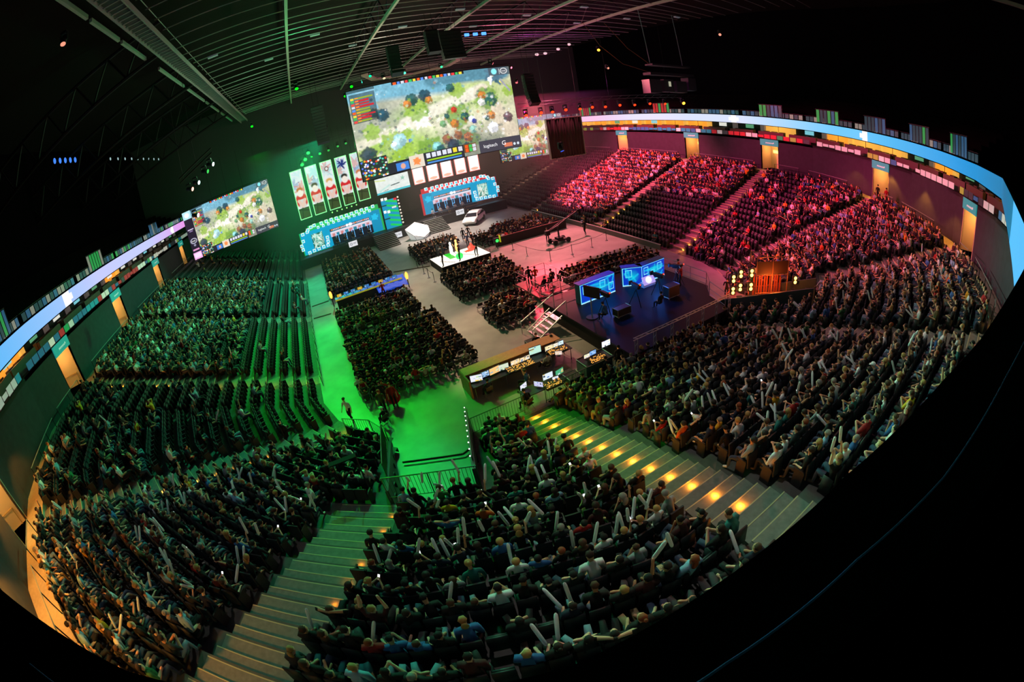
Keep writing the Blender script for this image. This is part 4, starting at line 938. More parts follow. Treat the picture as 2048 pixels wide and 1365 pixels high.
# ---- booths: LED keyboards
keyw = M('key_edge', (.8, .8, .8), .4, emit=(.95, 1, 1), es=.95); keyc = M('key_face', (.1, .5, .6), .4, emit=(.06, .62, .82), es=1.0); cyan = M('cyan_led', (.05, .4, .5), .4, emit=(.0, .55, .78), es=.95)
def booth(mir, label):
    xo = lambda x: x if mir == 0 else 26.9-x
    e = empty('player_booth', (0, 65.6, 0), label, 'booth'); zz = .0 if mir == 0 else .35
    def bx(m, x0, x1, z0, z1, y0=-.05, y1=.3): a, b = xo(x0), xo(x1); return m.bx(min(a, b), max(a, b), y0, y1, z0+zz, z1+zz)
    col = (.02, .42, .16) if mir == 0 else (.6, .03, .04); edge = M('booth_glow_%d' % mir, col, .4, emit=(.02, .75, .15) if mir == 0 else (.8, .04, .06), es=.5)
    m = MB(); bx(m, -2.45, 10.3, 1.5, 4.9, .1, .3); bx(m, -.9, 10.0, 4.9, 5.6, .1, .3); lpart(m, 'back_wall', edge, e)
    p = Pic(150, 44, (.0, .62, .80)); p.rect(0, 0, .12, 1, (.0, .62, .80)); r_ = random.Random(8+mir)
    p.rect(.13, .18, .27, .85, (.05, .35, .32))
    for q in range(70): p.line(r_.uniform(.13, .27), r_.uniform(.18, .85), r_.uniform(.13, .27), r_.uniform(.18, .85), .02, r_.choice([(.9, 1, .95), (.6, .9, .85), (.1, .5, .4), (.95, .95, .9)]), .6)
    p.rect(.27, .1, .37, .9, (.0, .6, .78)); p.rect(.36, .22, .86, .34, (.3, .25, .28)); p.rect(.36, .36, .86, .42, (.95, .9, .92))
    for q in range(24): x = .38+q*.02; p.rect(x, .25, x+.013, .31, (.9, .8, .85) if q % 5 else (1, .6, .3))
    p.ell(.58, .28, .018, .06, (1, 1, 1)).ell(.62, .28, .022, .07, (1, 1, 1)); p.rect(.36, .42, .88, .60, (.85, .78, .85)); 
    for q in range(9): p.rect(.38+q*.054, .46, .415+q*.054, .58, (.15, .5, .6) if q % 2 else (.8, .5, .5))
    p.rect(.37, .60, .88, .97, (.03, .05, .12)); p.rect(.88, 0, 1, 1, (.0, .55, .72)).blob(.93, .3, .14, (.1, .75, .9), 2)
    p.a = np.clip(p.a*1.18, 0, 1.2)
    if mir: p.a = p.a[:, ::-1].copy()
    me = p.mesh('booth_picture', 12.3, 3.3, ledm); o = bpy.data.objects.new('led_wall', me); COL.objects.link(o); o.parent = e; o.location = (min(xo(-2.3), xo(10.0)), 0.02, 1.55+zz)
    def key(x, z, s=.46):
        m_ = MB(); m_.mat(0); bx(m_, x-s/2, x+s/2, z-s/2, z+s/2, -.12, .1); m_.mat(1); bx(m_, x-s*.32, x+s*.32, z-s*.32, z+s*.32, -.15, -.1); lpart(m_, 'key_tile', [keyw, keyc], e)
    tops = [(-1.0, 5.1), (-.45, 5.35), (.1, 5.45)] + [(1.2+q*.78, 5.42+.05*math.sin(q)) for q in range(10)] + [(9.2, 5.5)]
    for q, (x, z) in enumerate(tops): key(x, z)
    for q in range(11): key(.6+q*.8, 4.98, .36)
    for x, z in ((-1.9, 4.7), (-1.15, 4.85), (-2.5, 3.1), (-2.45, 2.5), (-1.6, 1.75), (-.85, 1.85), (-.1, 1.9), (.65, 1.95), (1.35, 1.98), (-2.1, 3.7), (1.55, 3.1), (1.5, 2.5)): key(x, z)
    ch = M('chair_outline', (.1, .4, .8), .4, emit=(.15, .55, 1), es=1.2)
    for q in range(5):
        x = 3.0+q*1.22; m_ = MB(); bx(m_, x-.2, x-.14, 1.9, 3.1, -.45, -.4); bx(m_, x+.14, x+.2, 1.9, 3.1, -.45, -.4); bx(m_, x-.2, x+.2, 3.04, 3.1, -.45, -.4); bx(m_, x-.2, x+.2, 2.3, 2.36, -.45, -.4); lpart(m_, 'lit_chair', ch, e)
    m = MB(); bx(m, 1.9, 8.2, 1.46, 1.75, -1.3, -.6); lpart(m, 'player_desk', M('booth_desk', (.05, .08, .12), .4), e)
    return e
booth(0, 'long keyboard-shaped LED player booth glowing cyan with green edges'); booth(1, 'long keyboard-shaped LED player booth glowing cyan with red edges')
for side, x0 in (('green', 2.6), ('red', 17.6)):
    for q in range(5):
        st = style(pose=0, top=0 if side == 'green' else 3); add_person((x0+q*1.22+.2, 64.7, SD), 0 if False else PI, st, 'player seated at the desk of the %s-edged booth, %s from the steps wall' % (side, ordn(q+1)), 'players on stage')
# ---- centre tower with slanted LED
e = empty('led_tower', (10.5, 65.4, SD), 'LED corner tower of cyan and green stripes between the two booths', 'screen')
p = Pic(36, 66, (.0, .62, .80)); 
for q in range(6): p.line(.35, .02+q*.17, 1.0, .14+q*.17, .035, (.05, .85, .35))
p.rect(.0, .15, .3, .2, (.0, .3, .3)).rect(.62, .28, .9, .34, (.95, .95, .95)).rect(0, .62, .35, .66, (0, .3, .3)).rect(.8, 0, 1, .08, (.9, .15, .2))
o = bpy.data.objects.new('led_wall', p.mesh('tower_picture', 2.4, 4.4, ledm)); COL.objects.link(o); o.parent = e
for q in range(9): lpart(MB().ball((2.62, -.05, .4+q*.5), .14), 'white_lamp', M('pale_lamp', (.8, .8, .7), .4, emit=(1, .9, .75), es=.8), e)
lpart(MB().bx(0, 2.9, .05, 1.2, 0, 4.4), 'back_frame', blackm, e)
for x, z in ((.25, 4.65), (.8, 4.6), (.3, 2.7), (.85, 2.6)):
    lpart(MB().bx(x-.2, x+.2, -.1, .02, z-.22, z+.18), 'key_tile', keyw, e)
# ---- steps
def steps(x0, x1, y0, label):
    e = empty('stage_steps', ((x0+x1)/2, SY, 0), label, 'steps'); w_ = x1-x0; n = 9; m = MB(); g = MB()
    for q in range(n): ya, yb = -(SY-y0)*(1-q/n), 0; m.bx(-w_/2, w_/2, ya, yb, SD*q/n, SD*(q+1)/n); g.bx(-w_/2, w_/2, ya-.02, ya+.05, SD*(q+1)/n-.02, SD*(q+1)/n+.015)
    lpart(m, 'treads', M('step_black', (.03, .035, .035), .6), e); lpart(g, 'nosing', M('step_edge', (.5, .55, .5), .5), e)
steps(7.9, 11.0, 59.5, 'black stage steps on the green side with pale edges'); steps(15.6, 18.6, 59.9, 'black stage steps on the red side with pale edges')
for x0, z0, nm in ((4.2, .95, 'green booth'), (10.9, .2, 'green steps'), (15.9, .45, 'red steps'), (21.0, .95, 'red booth')):
    e = empty('logo_board', (x0, SY-.1, z0), 'small lit white logo board on the stage front by the %s' % nm, 'sign'); p = Pic(40, 26, (.93, .93, .95)); p.ell(.3, .5, .16, .25, (.3, .35, .4)).ell(.3, .5, .12, .19, (.93, .93, .95)).line(.3, .28, .3, .5, .02, (.3, .35, .4)).line(.3, .5, .18, .62, .02, (.3, .35, .4)).line(.3, .5, .42, .62, .02, (.3, .35, .4)).rect(.55, .35, .9, .42, (.5, .5, .55)).rect(.55, .5, .85, .57, (.5, .5, .55))
    o = bpy.data.objects.new('board_face', p.mesh('logo_board', 1.3, .8, ledm)); COL.objects.link(o); o.parent = e; lpart(MB().bx(-.03, 1.33, .01, .1, -.03, .83), 'board_case', blackm, e)
# ---- trophy plinth: pentagonal white faceted platform
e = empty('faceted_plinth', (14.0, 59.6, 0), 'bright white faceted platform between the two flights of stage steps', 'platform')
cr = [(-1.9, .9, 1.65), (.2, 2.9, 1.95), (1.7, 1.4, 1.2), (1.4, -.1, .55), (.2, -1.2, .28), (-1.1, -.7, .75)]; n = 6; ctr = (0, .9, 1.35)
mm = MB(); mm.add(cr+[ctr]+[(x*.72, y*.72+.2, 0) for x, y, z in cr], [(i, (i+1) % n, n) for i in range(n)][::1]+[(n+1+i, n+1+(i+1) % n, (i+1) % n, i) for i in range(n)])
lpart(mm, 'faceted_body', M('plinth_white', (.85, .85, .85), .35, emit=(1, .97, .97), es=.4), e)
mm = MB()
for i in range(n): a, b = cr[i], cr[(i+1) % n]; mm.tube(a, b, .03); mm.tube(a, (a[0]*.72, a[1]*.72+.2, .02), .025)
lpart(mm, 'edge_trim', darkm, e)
# ---- car
e = empty('car', (22.4, 60.0, 0), 'white hatchback car parked in front of the red side of the stage', 'car', rz=rad(-132)); e.scale = (1.12, 1.12, 1.12)
prof = [(-2.1, .35), (-2.15, .75), (-1.95, 1.0), (-1.55, 1.42), (-.4, 1.5), (.45, 1.38), (1.15, .98), (2.0, .80), (2.15, .55), (2.1, .3)]
mm = MB(); W2 = .88
def sect(x, z, top_): return W2 if z < 1.02 else W2*.80
vs_ = [(x, -sect(x, z, 0), z) for x, z in prof]+[(x, sect(x, z, 0), z) for x, z in prof]; n = len(prof)
mm.add(vs_, [tuple(range(n-1, -1, -1)), tuple(range(n, 2*n))]+[(i, i+1, n+i+1, n+i) for i in range(n-1)]+[(n-1, 0, n, 2*n-1)])
b = lpart(mm, 'body', M('car_paint', (.85, .85, .85), .25), e); bv = b.modifiers.new('bevel', 'BEVEL'); bv.width = .06; bv.segments = 2
gl_ = M('car_glass', (.02, .02, .03), .1)
mm = MB(); mm.add([(.50, -.66, 1.385), (.50, .66, 1.385), (1.13, .80, 1.01), (1.13, -.80, 1.01)], [(0, 1, 2, 3)]); mm.add([(-1.58, -.66, 1.42), (-1.58, .66, 1.42), (-1.98, .8, 1.02), (-1.98, -.8, 1.02)], [(3, 2, 1, 0)])
for s in (-1, 1):
    mm.add([(-1.5, s*.735, 1.34), (.42, s*.735, 1.32), (1.0, s*.895, 1.0), (-1.8, s*.895, 1.0)], [(0, 1, 2, 3) if s < 0 else (3, 2, 1, 0)])
lpart(mm, 'windows', gl_, e)
for x in (-1.35, 1.35):
    for s in (-1, 1): lpart(MB().tube((x, s*.72, .32), (x, s*.92, .32), .32, 16), 'wheel', darkm, e)
for s in (-1, 1): lpart(MB().ball((2.05, s*.62, .66), (.1, .2, .09)), 'headlight', whiteE, e); lpart(MB().box((-2.08, s*.68, .85), (.1, .2, .2)), 'tail_light', M('tail_red', (.4, .02, .02), .3), e)
# ================================================================== things on the arena floor
SAY = lambda q: ordn(q)
pole = M('chrome', (.6, .6, .6), .25, .9); tapem = M('belt', (.03, .03, .03), .7)
def P1(pose, top, leg=1, skin=0, hair=0, hk='short', sc=1.0): return dict(pose=pose, top=top, leg=leg, skin=skin, hair=hair, hk=hk, sc=sc, rz=0)
def disp(name, w_, h_, bg, cells, seed, gl_=1.0):
    p = Pic(24, 15, bg); r_ = random.Random(seed)
    for q in range(cells): x, y = r_.random()*.8, r_.random()*.8; p.rect(x, y, x+r_.uniform(.08, .3), y+r_.uniform(.05, .25), r_.choice([(.9, .95, 1), (.3, .5, .8), (.95, .8, .4), (.2, .25, .3), (.8, .9, .7), (.6, .7, .75)]))
    p.a *= gl_; return p.mesh(name, w_, h_, ledm)
# ---- stanchions with belts
STP = [(16.6, 41.6), (19.5, 42.2), (19.5, 39.0), (20.4, 35.9), (22.9, 35.8), (25.6, 36.1), (28.1, 36.8), (9.7, 46.2), (9.65, 43.4), (9.65, 41.7), (9.7, 39.9), (12.1, 26.7), (11.5, 25.2)]
for q, (x, y) in enumerate(STP):
    e = empty('stanchion', (x, y, 0), 'slim belt post on the %s, %s of its line' % ('open red floor' if q < 7 else 'pale runway' if q < 11 else 'floor beside the stair platform', ordn(q+1 if q < 7 else q-6 if q < 11 else q-10)), 'post', 'belt barrier posts')
    lpart(MB().tube((0, 0, 0), (0, 0, .03), .17, 14).tube((0, 0, .03), (0, 0, .06), .1, 12), 'base', pole, e); lpart(MB().tube((0, 0, .03), (0, 0, .98), .03, 8), 'pole', darkm, e); lpart(MB().tube((0, 0, .98), (0, 0, 1.04), .04, 8), 'belt_head', darkm, e)
def belt(pts, label): 
    m = MB()
    for a, b in zip(pts, pts[1:]):
        for q in range(6):
            f0, f1 = q/6, (q+1)/6; s = lambda f: (a[0]+(b[0]-a[0])*f, a[1]+(b[1]-a[1])*f, .98-.10*4*f*(1-f)); m.tube(s(f0), s(f1), .02, 4)
    tag(m.build('barrier_belt', tapem), label, 'belt')
belt(STP[1:7], 'dark belt strung between the posts across the red floor'); belt(STP[7:11], 'dark belt strung between the four posts along the pale runway')
# ---- cable ramps on the floor
rampm = M('cable_ramp', (.06, .04, .015), .6)
for n_, (a, b, lb) in enumerate((((-2.6, 45.4), (-.7, 45.3), 'orange-edged cable ramp across the green aisle, farther one'), ((-2.6, 41.5), (-.8, 41.1), 'dark cable ramp across the green aisle, nearer one'), ((7.2, 47.5), (10.9, 45.4), 'long dark cable ramp running over the pale runway to the white stage'))):
    d = Vector((b[0]-a[0], b[1]-a[1])); m = MB().box(((a[0]+b[0])/2, (a[1]+b[1])/2, .03), (d.length, .22, .05), rz=math.atan2(d.y, d.x)); o = m.build('cable_ramp', rampm); tag(o, lb, 'cable ramp')
tag(MB().path([(.3, 16.9, .03), (3.1, 15.75, .03), (3.75, 16.0, .03)], .035).path([(.3, 16.6, .03), (3.1, 15.45, .03), (3.7, 15.7, .03)], .02).build('floor_cable', rampm), 'dark cable bundle lying across the green tunnel mouth', 'cable')
# ---- blue games table in the left block
e = empty('games_table', (3.5, 41.8, 0), 'long blue-lit table with yellow edge across the left floor blocks', 'table')
lpart(MB().bx(-3.5, 3.4, -.4, .4, .95, 1.02), 'table_top', M('blue_top', (.05, .12, .5), .4, emit=(.01, .06, .5), es=.35), e)
lpart(MB().bx(-3.5, 3.4, -.43, -.40, .9, 1.04), 'edge_strip', M('yellow_edge', (.5, .5, .05), .4, emit=(.45, .42, .03), es=.5), e)
lpart(MB().bx(-3.4, 3.3, -.38, -.3, 0, .9).bx(-3.4, -3.3, -.3, .35, 0, .9).bx(3.2, 3.3, -.3, .35, 0, .9), 'front_panel', darkm, e)
e = empty('blue_cloth', (5.7, 41.2, 0), 'crumpled bright blue cloth draped at the right end of the games table', 'cloth'); m = MB(); n = 14
gv = [(-1.5+3.0*i/n, -.9+1.9*j/8, 1.12-.55*(1-j/8)+.05*math.sin(i*1.7+j)+.04*math.cos(j*2.1+i*.6)) for j in range(9) for i in range(n+1)]; m.add(gv, [(j*(n+1)+i, j*(n+1)+i+1, (j+1)*(n+1)+i+1, (j+1)*(n+1)+i) for j in range(8) for i in range(n)])
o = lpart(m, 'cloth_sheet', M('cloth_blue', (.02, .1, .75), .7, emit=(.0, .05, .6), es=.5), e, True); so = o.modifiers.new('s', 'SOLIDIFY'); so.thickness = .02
point('table_glow', (3.0, 42.6, 2.2), (.05, .25, 1), 60, .3)
for x, y, c, lb in ((-.3, 42.9, (1, .35, .05), 'green-aisle end'), (7.3, 40.8, (1, .2, .03), 'runway end')):
    e = empty('flame_lamp', (x, y, 0), 'orange glowing decorative lamp at the %s of the games table' % lb, 'lamp'); lpart(MB().tube((0, 0, 0), (0, 0, .9), .05), 'stand', darkm, e); lpart(MB().ball((0, 0, 1.25), (.16, .16, .4), 8, 6), 'glow_head', M('flame_orange', (.8, .3, .05), .5, emit=c, es=2.5), e, True); point('flame_glow', (x, y-.3, 1.5), c, 25, .1)
add_person((4.6, 40.0, 0), 0, P1(12, 6, 1, 0, 5), 'person in red top standing at the middle of the blue games table')
for q in range(9):
    x = .5+q*.72; e = empty('table_monitor', (x, 41.75, 1.02), 'small monitor on the blue games table, %s from the green aisle' % ordn(q+1), 'monitor', 'monitors on the games table'); lpart(MB().bx(-.25, .25, 0, .03, .08, .4), 'case', darkm, e); lpart(MB().bx(-.03, .03, 0, .02, 0, .1), 'stand', darkm, e)
    o = bpy.data.objects.new('display', disp('table_display', .46, .28, (.2, .5, .8) if q % 3 else (.9, .7, .1), 5, q, .8)); COL.objects.link(o); o.parent = e; o.location = (-.23, -.005, .1)
# ---- white games stage in the centre
e = empty('games_stage', (13.75, 43.3, 0), 'small low stage with glaring white top amid the floor blocks', 'stage'); lpart(MB().bx(-2.7, 2.7, -2.1, 2.1, 0, .75), 'skirt', black, e)
p = Pic(54, 42, (1, .96, .9)); p.rect(.30, .0, .42, .55, (.05, .75, .12)).line(.1, .5, .3, .9, .015, (.3, .2, .1)).line(.5, .2, .8, .9, .012, (.4, .25, .12)).blob(.75, .3, .1, (.95, .3, .1), 2); p.a *= 1.3
me = p.mesh('stage_light_top', 5.4, 4.2, ledm); o = bpy.data.objects.new('lit_top', me); COL.objects.link(o); o.parent = e; o.rotation_euler = (-PI/2, 0, 0); o.location = (-2.7, -2.1+0, .78); o.rotation_euler = (-PI/2, 0, 0)
o.location = (-2.7, -2.1, .78)
point('stage_glow', (13.7, 43.2, 2.6), (1, .9, .75), 260, .5)
for q, (dx, dy, c, lb) in enumerate(((-.3, -1.0, (.03, .8, .1), 'green'), (.4, 1.6, (1, .35, .1), 'orange'), (1.7, .6, (1, .05, .03), 'red'), (-.4, 1.2, (1, .95, .85), 'white'))):  # green beam and orange plume of lit haze modelled as glowing bodies
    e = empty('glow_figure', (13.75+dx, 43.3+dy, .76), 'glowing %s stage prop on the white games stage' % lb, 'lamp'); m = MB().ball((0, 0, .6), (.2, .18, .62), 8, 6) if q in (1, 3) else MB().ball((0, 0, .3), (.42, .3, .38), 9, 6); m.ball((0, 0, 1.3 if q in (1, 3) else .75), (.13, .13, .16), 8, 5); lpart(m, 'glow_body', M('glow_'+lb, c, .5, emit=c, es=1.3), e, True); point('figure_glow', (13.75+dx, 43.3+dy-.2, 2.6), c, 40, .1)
for q in range(9): add_person((11.3+q*.62, 41.35+.1*(q % 2), .76) if q % 3 == 0 else (11.4+q*.6, 45.2, .76), PR.uniform(-3, 3), P1(10+q % 4, (0, 1, 0, 2)[q % 4], 1, 0, q % 3), 'dark standing figure at the rim of the white games stage, %s of nine' % ordn(q+1), 'figures on the games stage')
# ---- long black barrier near the red floor, with a green lamp at its end
e = empty('barrier_wall', (23.4, 44.9, 0), 'long waist-high black barrier behind the block beside the car', 'barrier'); lpart(MB().bx(-4.7, 4.9, -.03, .03, 0, 1.05), 'cloth_face', M('barrier_cloth', (.02, .02, .02), .8), e); lpart(MB().bx(-4.75, 4.95, -.05, .05, 1.05, 1.11), 'top_rail', M('barrier_rail', (.25, .1, .1), .4), e)
e = empty('stage_lamp', (18.6, 44.2, 0), 'dark lamp with a green lens hanging at the end of the black barrier', 'lamp'); lpart(MB().tube((0, 0, 0), (0, 0, 1.1), .05), 'stand', darkm, e); lpart(MB().box((0, 0, 1.0), (.5, .4, .6)), 'housing', darkm, e); lpart(MB().ball((0, -.22, 1.0), (.18, .08, .18)), 'lens', greenE, e, True); lpart(MB().box((.45, 0, 1.1), (.08, .3, .8)), 'yellow_panel', M('yellow_pl', (.5, .6, .02), .5, emit=(.5, .6, .02), es=.5), e)
# ---- camera crane on the red floor
e = empty('camera_crane', (24.3, 40.3, 0), 'black wheeled camera crane on the red floor behind the belt posts', 'camera crane')
lpart(MB().box((0, 0, .35), (1.7, .9, .14)).box((0, 0, .5), (.7, .7, .3)), 'dolly', blackm, e)
for x in (-.85, .85):
    for y in (-.55, .55): lpart(MB().tube((x, y-.08, .28), (x, y+.08, .28), .28, 12), 'wheel', darkm, e)
lpart(MB().tube((0, 0, .6), (0, 0, 1.9), .10, 8), 'column', blackm, e); lpart(MB().tube((-1.4, -.2, 1.5), (3.6, 1.3, 2.7), .07, 6).tube((-1.4, -.2, 1.7), (3.6, 1.3, 2.9), .03, 5), 'arm', blackm, e); lpart(MB().box((-1.5, -.2, 1.5), (.5, .4, .5)), 'counterweight', blackm, e); lpart(MB().box((3.8, 1.35, 2.7), (.5, .25, .3)), 'camera_head', blackm, e)
add_person((23.4, 41.2, 0), 2.6, P1(12, 0), 'crane operator in black standing behind the camera crane')
add_person((28.0, 40.6, 0), 1.9, P1(11, 0), 'person in black leaning forward by the lowest red-stand rows')
add_person((17.3, 51.3, 0), 2.8, P1(10, 0), 'person in black walking in front of the white car, nearer the steps'); add_person((18.2, 51.8, 0), 2.9, P1(11, 0), 'person in black walking in front of the white car, nearer the car')
add_person((22.6, 62.5, 0), PI, P1(10, 0), 'person in black standing by the red side wall of the stage')
# ---- camera riser beside the floor blocks
e = empty('camera_riser', (15.8, 29.6, 0), 'small railed camera riser beside the centre floor block', 'platform'); lpart(MB().bx(-1.5, 1.5, -2.0, 2.0, .5, .6), 'deck', M('riser_deck', (.12, .08, .07), .6), e)
for x in (-1.4, 1.4):
    for y in (-1.9, 0, 1.9): lpart(MB().tube((x, y, 0), (x, y, 1.7), .025), 'post', grey, e)
for z in (1.2, 1.7):
    lpart(MB().tube((-1.4, -1.9, z), (-1.4, 1.9, z), .022), 'rail', grey, e); lpart(MB().tube((1.4, -1.9, z), (1.4, 1.9, z), .022), 'rail', grey, e); lpart(MB().tube((-1.4, 1.9, z), (1.4, 1.9, z), .022), 'rail', grey, e)
for q, (x, y) in enumerate(((15.0, 30.2), (15.9, 30.9), (16.6, 29.2), (15.2, 28.4), (16.0, 28.6))): add_person((x, y, .6), .2*q-.3, P1(12 if q == 0 else (0, 2, 6, 1)[q-1], (0, 13, 2, 0, 1)[q]), '%s person in %s top on the railed camera riser' % (ordn(q+1), TOPC[(0, 13, 2, 0, 1)[q]][0]))
# ---- analysts' deck with blue desks
ZD = 1.15
e = empty('analyst_deck', (18.9, 20.8, 0), 'black raised deck that carries the glowing blue desks', 'platform')
DP = [(-5.4, -4.9), (3.2, -4.9), (3.9, -2.6), (5.2, -1.4), (5.2, 5.2), (-5.4, 5.2)]
lpart(MB().prism(DP, ZD-.12, ZD), 'deck_top', M('deck_gloss', (.010, .012, .022), .5, spec=.15), e); lpart(MB().prism([(x*.98, y*.98) for x, y in DP], 0, ZD-.12), 'skirt', black, e)
e = empty('truss_rail', (13.5, 15.85, ZD), 'pale truss rail on uprights along the near edge of the analyst deck', 'railing'); m = MB()
for z in (.95, 1.1): m.tube((0, 0, z), (8.6, 0, z), .025)
for q in range(22): m.tube((q*.4, 0, .95 if q % 2 else 1.1), (q*.4+.4, 0, 1.1 if q % 2 else .95), .015, 4)
lpart(m, 'top_truss', alu, e)
for q in range(7):
    m = MB().tube((q*1.4+.1, 0, -ZD), (q*1.4+.1, 0, .95), .022).tube((q*1.4+.3, 0, -ZD), (q*1.4+.3, 0, .95), .022)
    for k in range(5): m.tube((q*1.4+.1, 0, -ZD+k*.42), (q*1.4+.3, 0, -ZD+k*.42+.2), .012, 4)
    lpart(m, 'upright', alu, e)
def railing(pts, z0, label, bars=False, mat=None, h=1.05):
    mat = mat or grey; e = empty('railing', (pts[0][0], pts[0][1], 0), label, 'railing'); ox, oy = pts[0][:2]; P = [(x-ox, y-oy) for x, y in pts]; Z = z0 if isinstance(z0, (list, tuple)) else [z0]*len(pts)
    m = MB(); r2 = MB()
    for (a, b, za, zb) in zip(P, P[1:], Z, Z[1:]):
        m.tube((*a, za+h), (*b, zb+h), .026); r2.tube((*a, za+.15), (*b, zb+.15), .018)
        L = math.hypot(b[0]-a[0], b[1]-a[1]); n = max(1, int(L/1.5))
        for q in range(n+1): f = q/n; lpart(MB().tube((a[0]+(b[0]-a[0])*f, a[1]+(b[1]-a[1])*f, za+(zb-za)*f), (a[0]+(b[0]-a[0])*f, a[1]+(b[1]-a[1])*f, za+(zb-za)*f+h), .022), 'post', mat, e)
        if bars:
            n = min(60, int(L/.14)); bm_ = MB()
            for q in range(n): f = (q+.5)/n; x, y, z = a[0]+(b[0]-a[0])*f, a[1]+(b[1]-a[1])*f, za+(zb-za)*f; bm_.tube((x, y, z+.15), (x, y, z+h), .009, 4)
            lpart(bm_, 'bars', mat, e)
        else:
            m2 = MB().tube((*a, za+h*.5), (*b, zb+h*.5), .018); lpart(m2, 'middle_rail', mat, e)
    lpart(m, 'top_rail', mat, e); lpart(r2, 'bottom_rail', mat, e); return e
railing([(22.1, 16.2), (22.8, 18.2), (24.0, 19.5), (24.0, 26.0)], ZD, 'dark pipe railing along the red-aisle side of the analyst deck'); railing([(13.6, 26.0), (24.0, 26.0)], ZD, 'dark pipe railing along the far side of the analyst deck')
deskb = M('desk_side', (.03, .12, .2), .4); 
def desk_pic(w_, k):
    p = Pic(int(w_*18), 22, (.01, .22, .78)); r_ = random.Random(k)
    for q in range(int(w_*1.3)):
        x = (q+.3)/(w_*1.3); y = .12+.3*(q % 2); s = .30/w_*1.6
        p.rect(x, y, x+s, y+.42, (.5, .9, 1)); p.rect(x+s*.12, y+.05, x+s*.88, y+.37, (.03, .30, .85))
    for q in range(6): p.line(r_.random(), r_.random(), r_.random(), r_.random(), .05, (.1, .85, .95), .5)
    p.ell(.55, .5, .2, .22, (.05, .9, .9), .8, .5).rect(0, 0, 1, .05, (.5, .95, 1)).rect(0, .95, 1, 1, (.4, .8, 1)).rect(0, 0, .02, 1, (.5, .95, 1)); return p
def desk(name, x0, x1, ya, yb, label, chairs):
    d = Vector((x1-x0, yb-ya)); L = d.length; e = empty(name, (x0, ya, ZD), label, 'desk', None, math.atan2(d.y, d.x))
    me = desk_pic(L, int(x0)).mesh('desk_picture', L, 1.40, ledm); o = bpy.data.objects.new('led_front', me); COL.objects.link(o); o.parent = e; o.location = (0, -.02, .03)
    lpart(MB().bx(0, L, 0, .55, 0, 1.41), 'desk_body', deskb, e); lpart(MB().bx(-.05, L+.05, -.04, .62, 1.41, 1.45), 'desk_top', M('desk_top_blue', (.03, .10, .35), .3), e); m = MB().box((L/2, -.04, .02), (L, .02, .03))
    lpart(m, 'light_strip', M('strip_white', (.7, .9, 1), .4, emit=(.5, .85, 1), es=1.2), e); return e
desk('led_desk', 15.2, 18.35, 23.3, 23.45, 'shorter glowing blue analyst desk nearer the steps', 2); desk('led_desk', 19.3, 20.6, 23.7, 23.0, 'left wing of the wider glowing blue analyst desk', 0); desk('led_desk', 20.6, 23.2, 23.0, 23.2, 'right wing of the wider glowing blue analyst desk', 0)
e = empty('logo_table', (20.2, 22.3, ZD), 'low white glowing table with a round logo before the wide blue desk', 'table'); p = Pic(30, 18, (.72, .62, .92)); p.ell(.5, .5, .25, .42, (1, 1, 1)); o = bpy.data.objects.new('lit_face', p.mesh('logo_table_face', 1.2, .62, ledm)); COL.objects.link(o); o.parent = e; o.location = (0, 0, .2); o.rotation_euler.x = -.5; lpart(MB().bx(0, 1.2, .05, .5, 0, .3), 'table_body', whitem, e)
for q, (x, y, tp, hr, nm) in enumerate(((16.1, 24.2, 7, 4, 'analyst in maroon suit behind the shorter blue desk'), (17.5, 24.3, 2, 2, 'analyst in navy suit behind the shorter blue desk'), (20.0, 24.4, 0, 0, 'analyst in black behind the left wing of the wide blue desk'), (21.2, 24.2, 4, 3, 'analyst in light grey behind the right wing of the wide blue desk'))): add_person((x, y, ZD), PI, P1(0, tp, 1, 0, hr), nm)
point('desk_glow', (17.0, 22.4, 2.4), (.03, .2, 1), 110, .3); point('desk_glow', (21.2, 21.8, 2.4), (.03, .2, 1), 130, .3)
def tripod(x, y, z0, label, rz, red=True):
    e = empty('broadcast_camera', (x, y, z0), label, 'camera', None, rz)
    for k in range(3): a = k*2.094+.5; lpart(MB().tube((0, 0, 1.15), (math.cos(a)*.55, math.sin(a)*.55, 0), .025), 'tripod_leg', blackm, e)
    lpart(MB().box((0, 0, 1.4), (.22, .7, .28)).box((0, .4, 1.42), (.16, .3, .18)), 'camera_body', blackm, e); lpart(MB().box((0, .62, 1.42), (.28, .12, .26)), 'lens_hood', darkm, e); lpart(MB().box((0, -.42, 1.55), (.24, .05, .18)), 'viewfinder', darkm, e)
    if red: lpart(MB().ball((0, -.5, 1.62), .045), 'tally_light', redE, e)
tripod(17.9, 20.6, ZD, 'middle broadcast camera facing the gap between the blue desks', -.1); tripod(20.3, 20.9, ZD, 'broadcast camera facing the logo table', .1); tripod(22.6, 21.2, ZD, 'broadcast camera near the red-aisle railing', .5); tripod(15.6, 21.0, ZD, 'slim camera stand before the shorter blue desk', 0, True)
add_person((22.3, 20.6, ZD), .3, P1(12, 6, 1, 0, 0), 'camera operator in red near the red-aisle railing'); add_person((23.1, 21.6, ZD), .4, P1(12, 13, 1, 0, 0), 'camera operator in orange near the red-aisle railing'); add_person((18.6, 19.0, ZD), .1, P1(0, 0, 1), 'crew member crouched on the dark analyst deck'); add_person((15.0, 20.2, ZD), .3, P1(2, 5, 1), 'crew member in blue by the monitor stand')
e = empty('monitor_stand', (14.6, 21.2, ZD), 'big black monitor on a tall pole beside the shorter blue desk', 'monitor', None, -1.25); lpart(MB().tube((0, 0, 0), (0, 0, 2.0), .045), 'pole', alu, e); lpart(MB().box((.1, 0, 1.8), (1.2, .08, .75)), 'screen_case', blackm, e); lpart(MB().tube((0, 0, .03), (0, 0, .06), .4, 12), 'base', darkm, e)
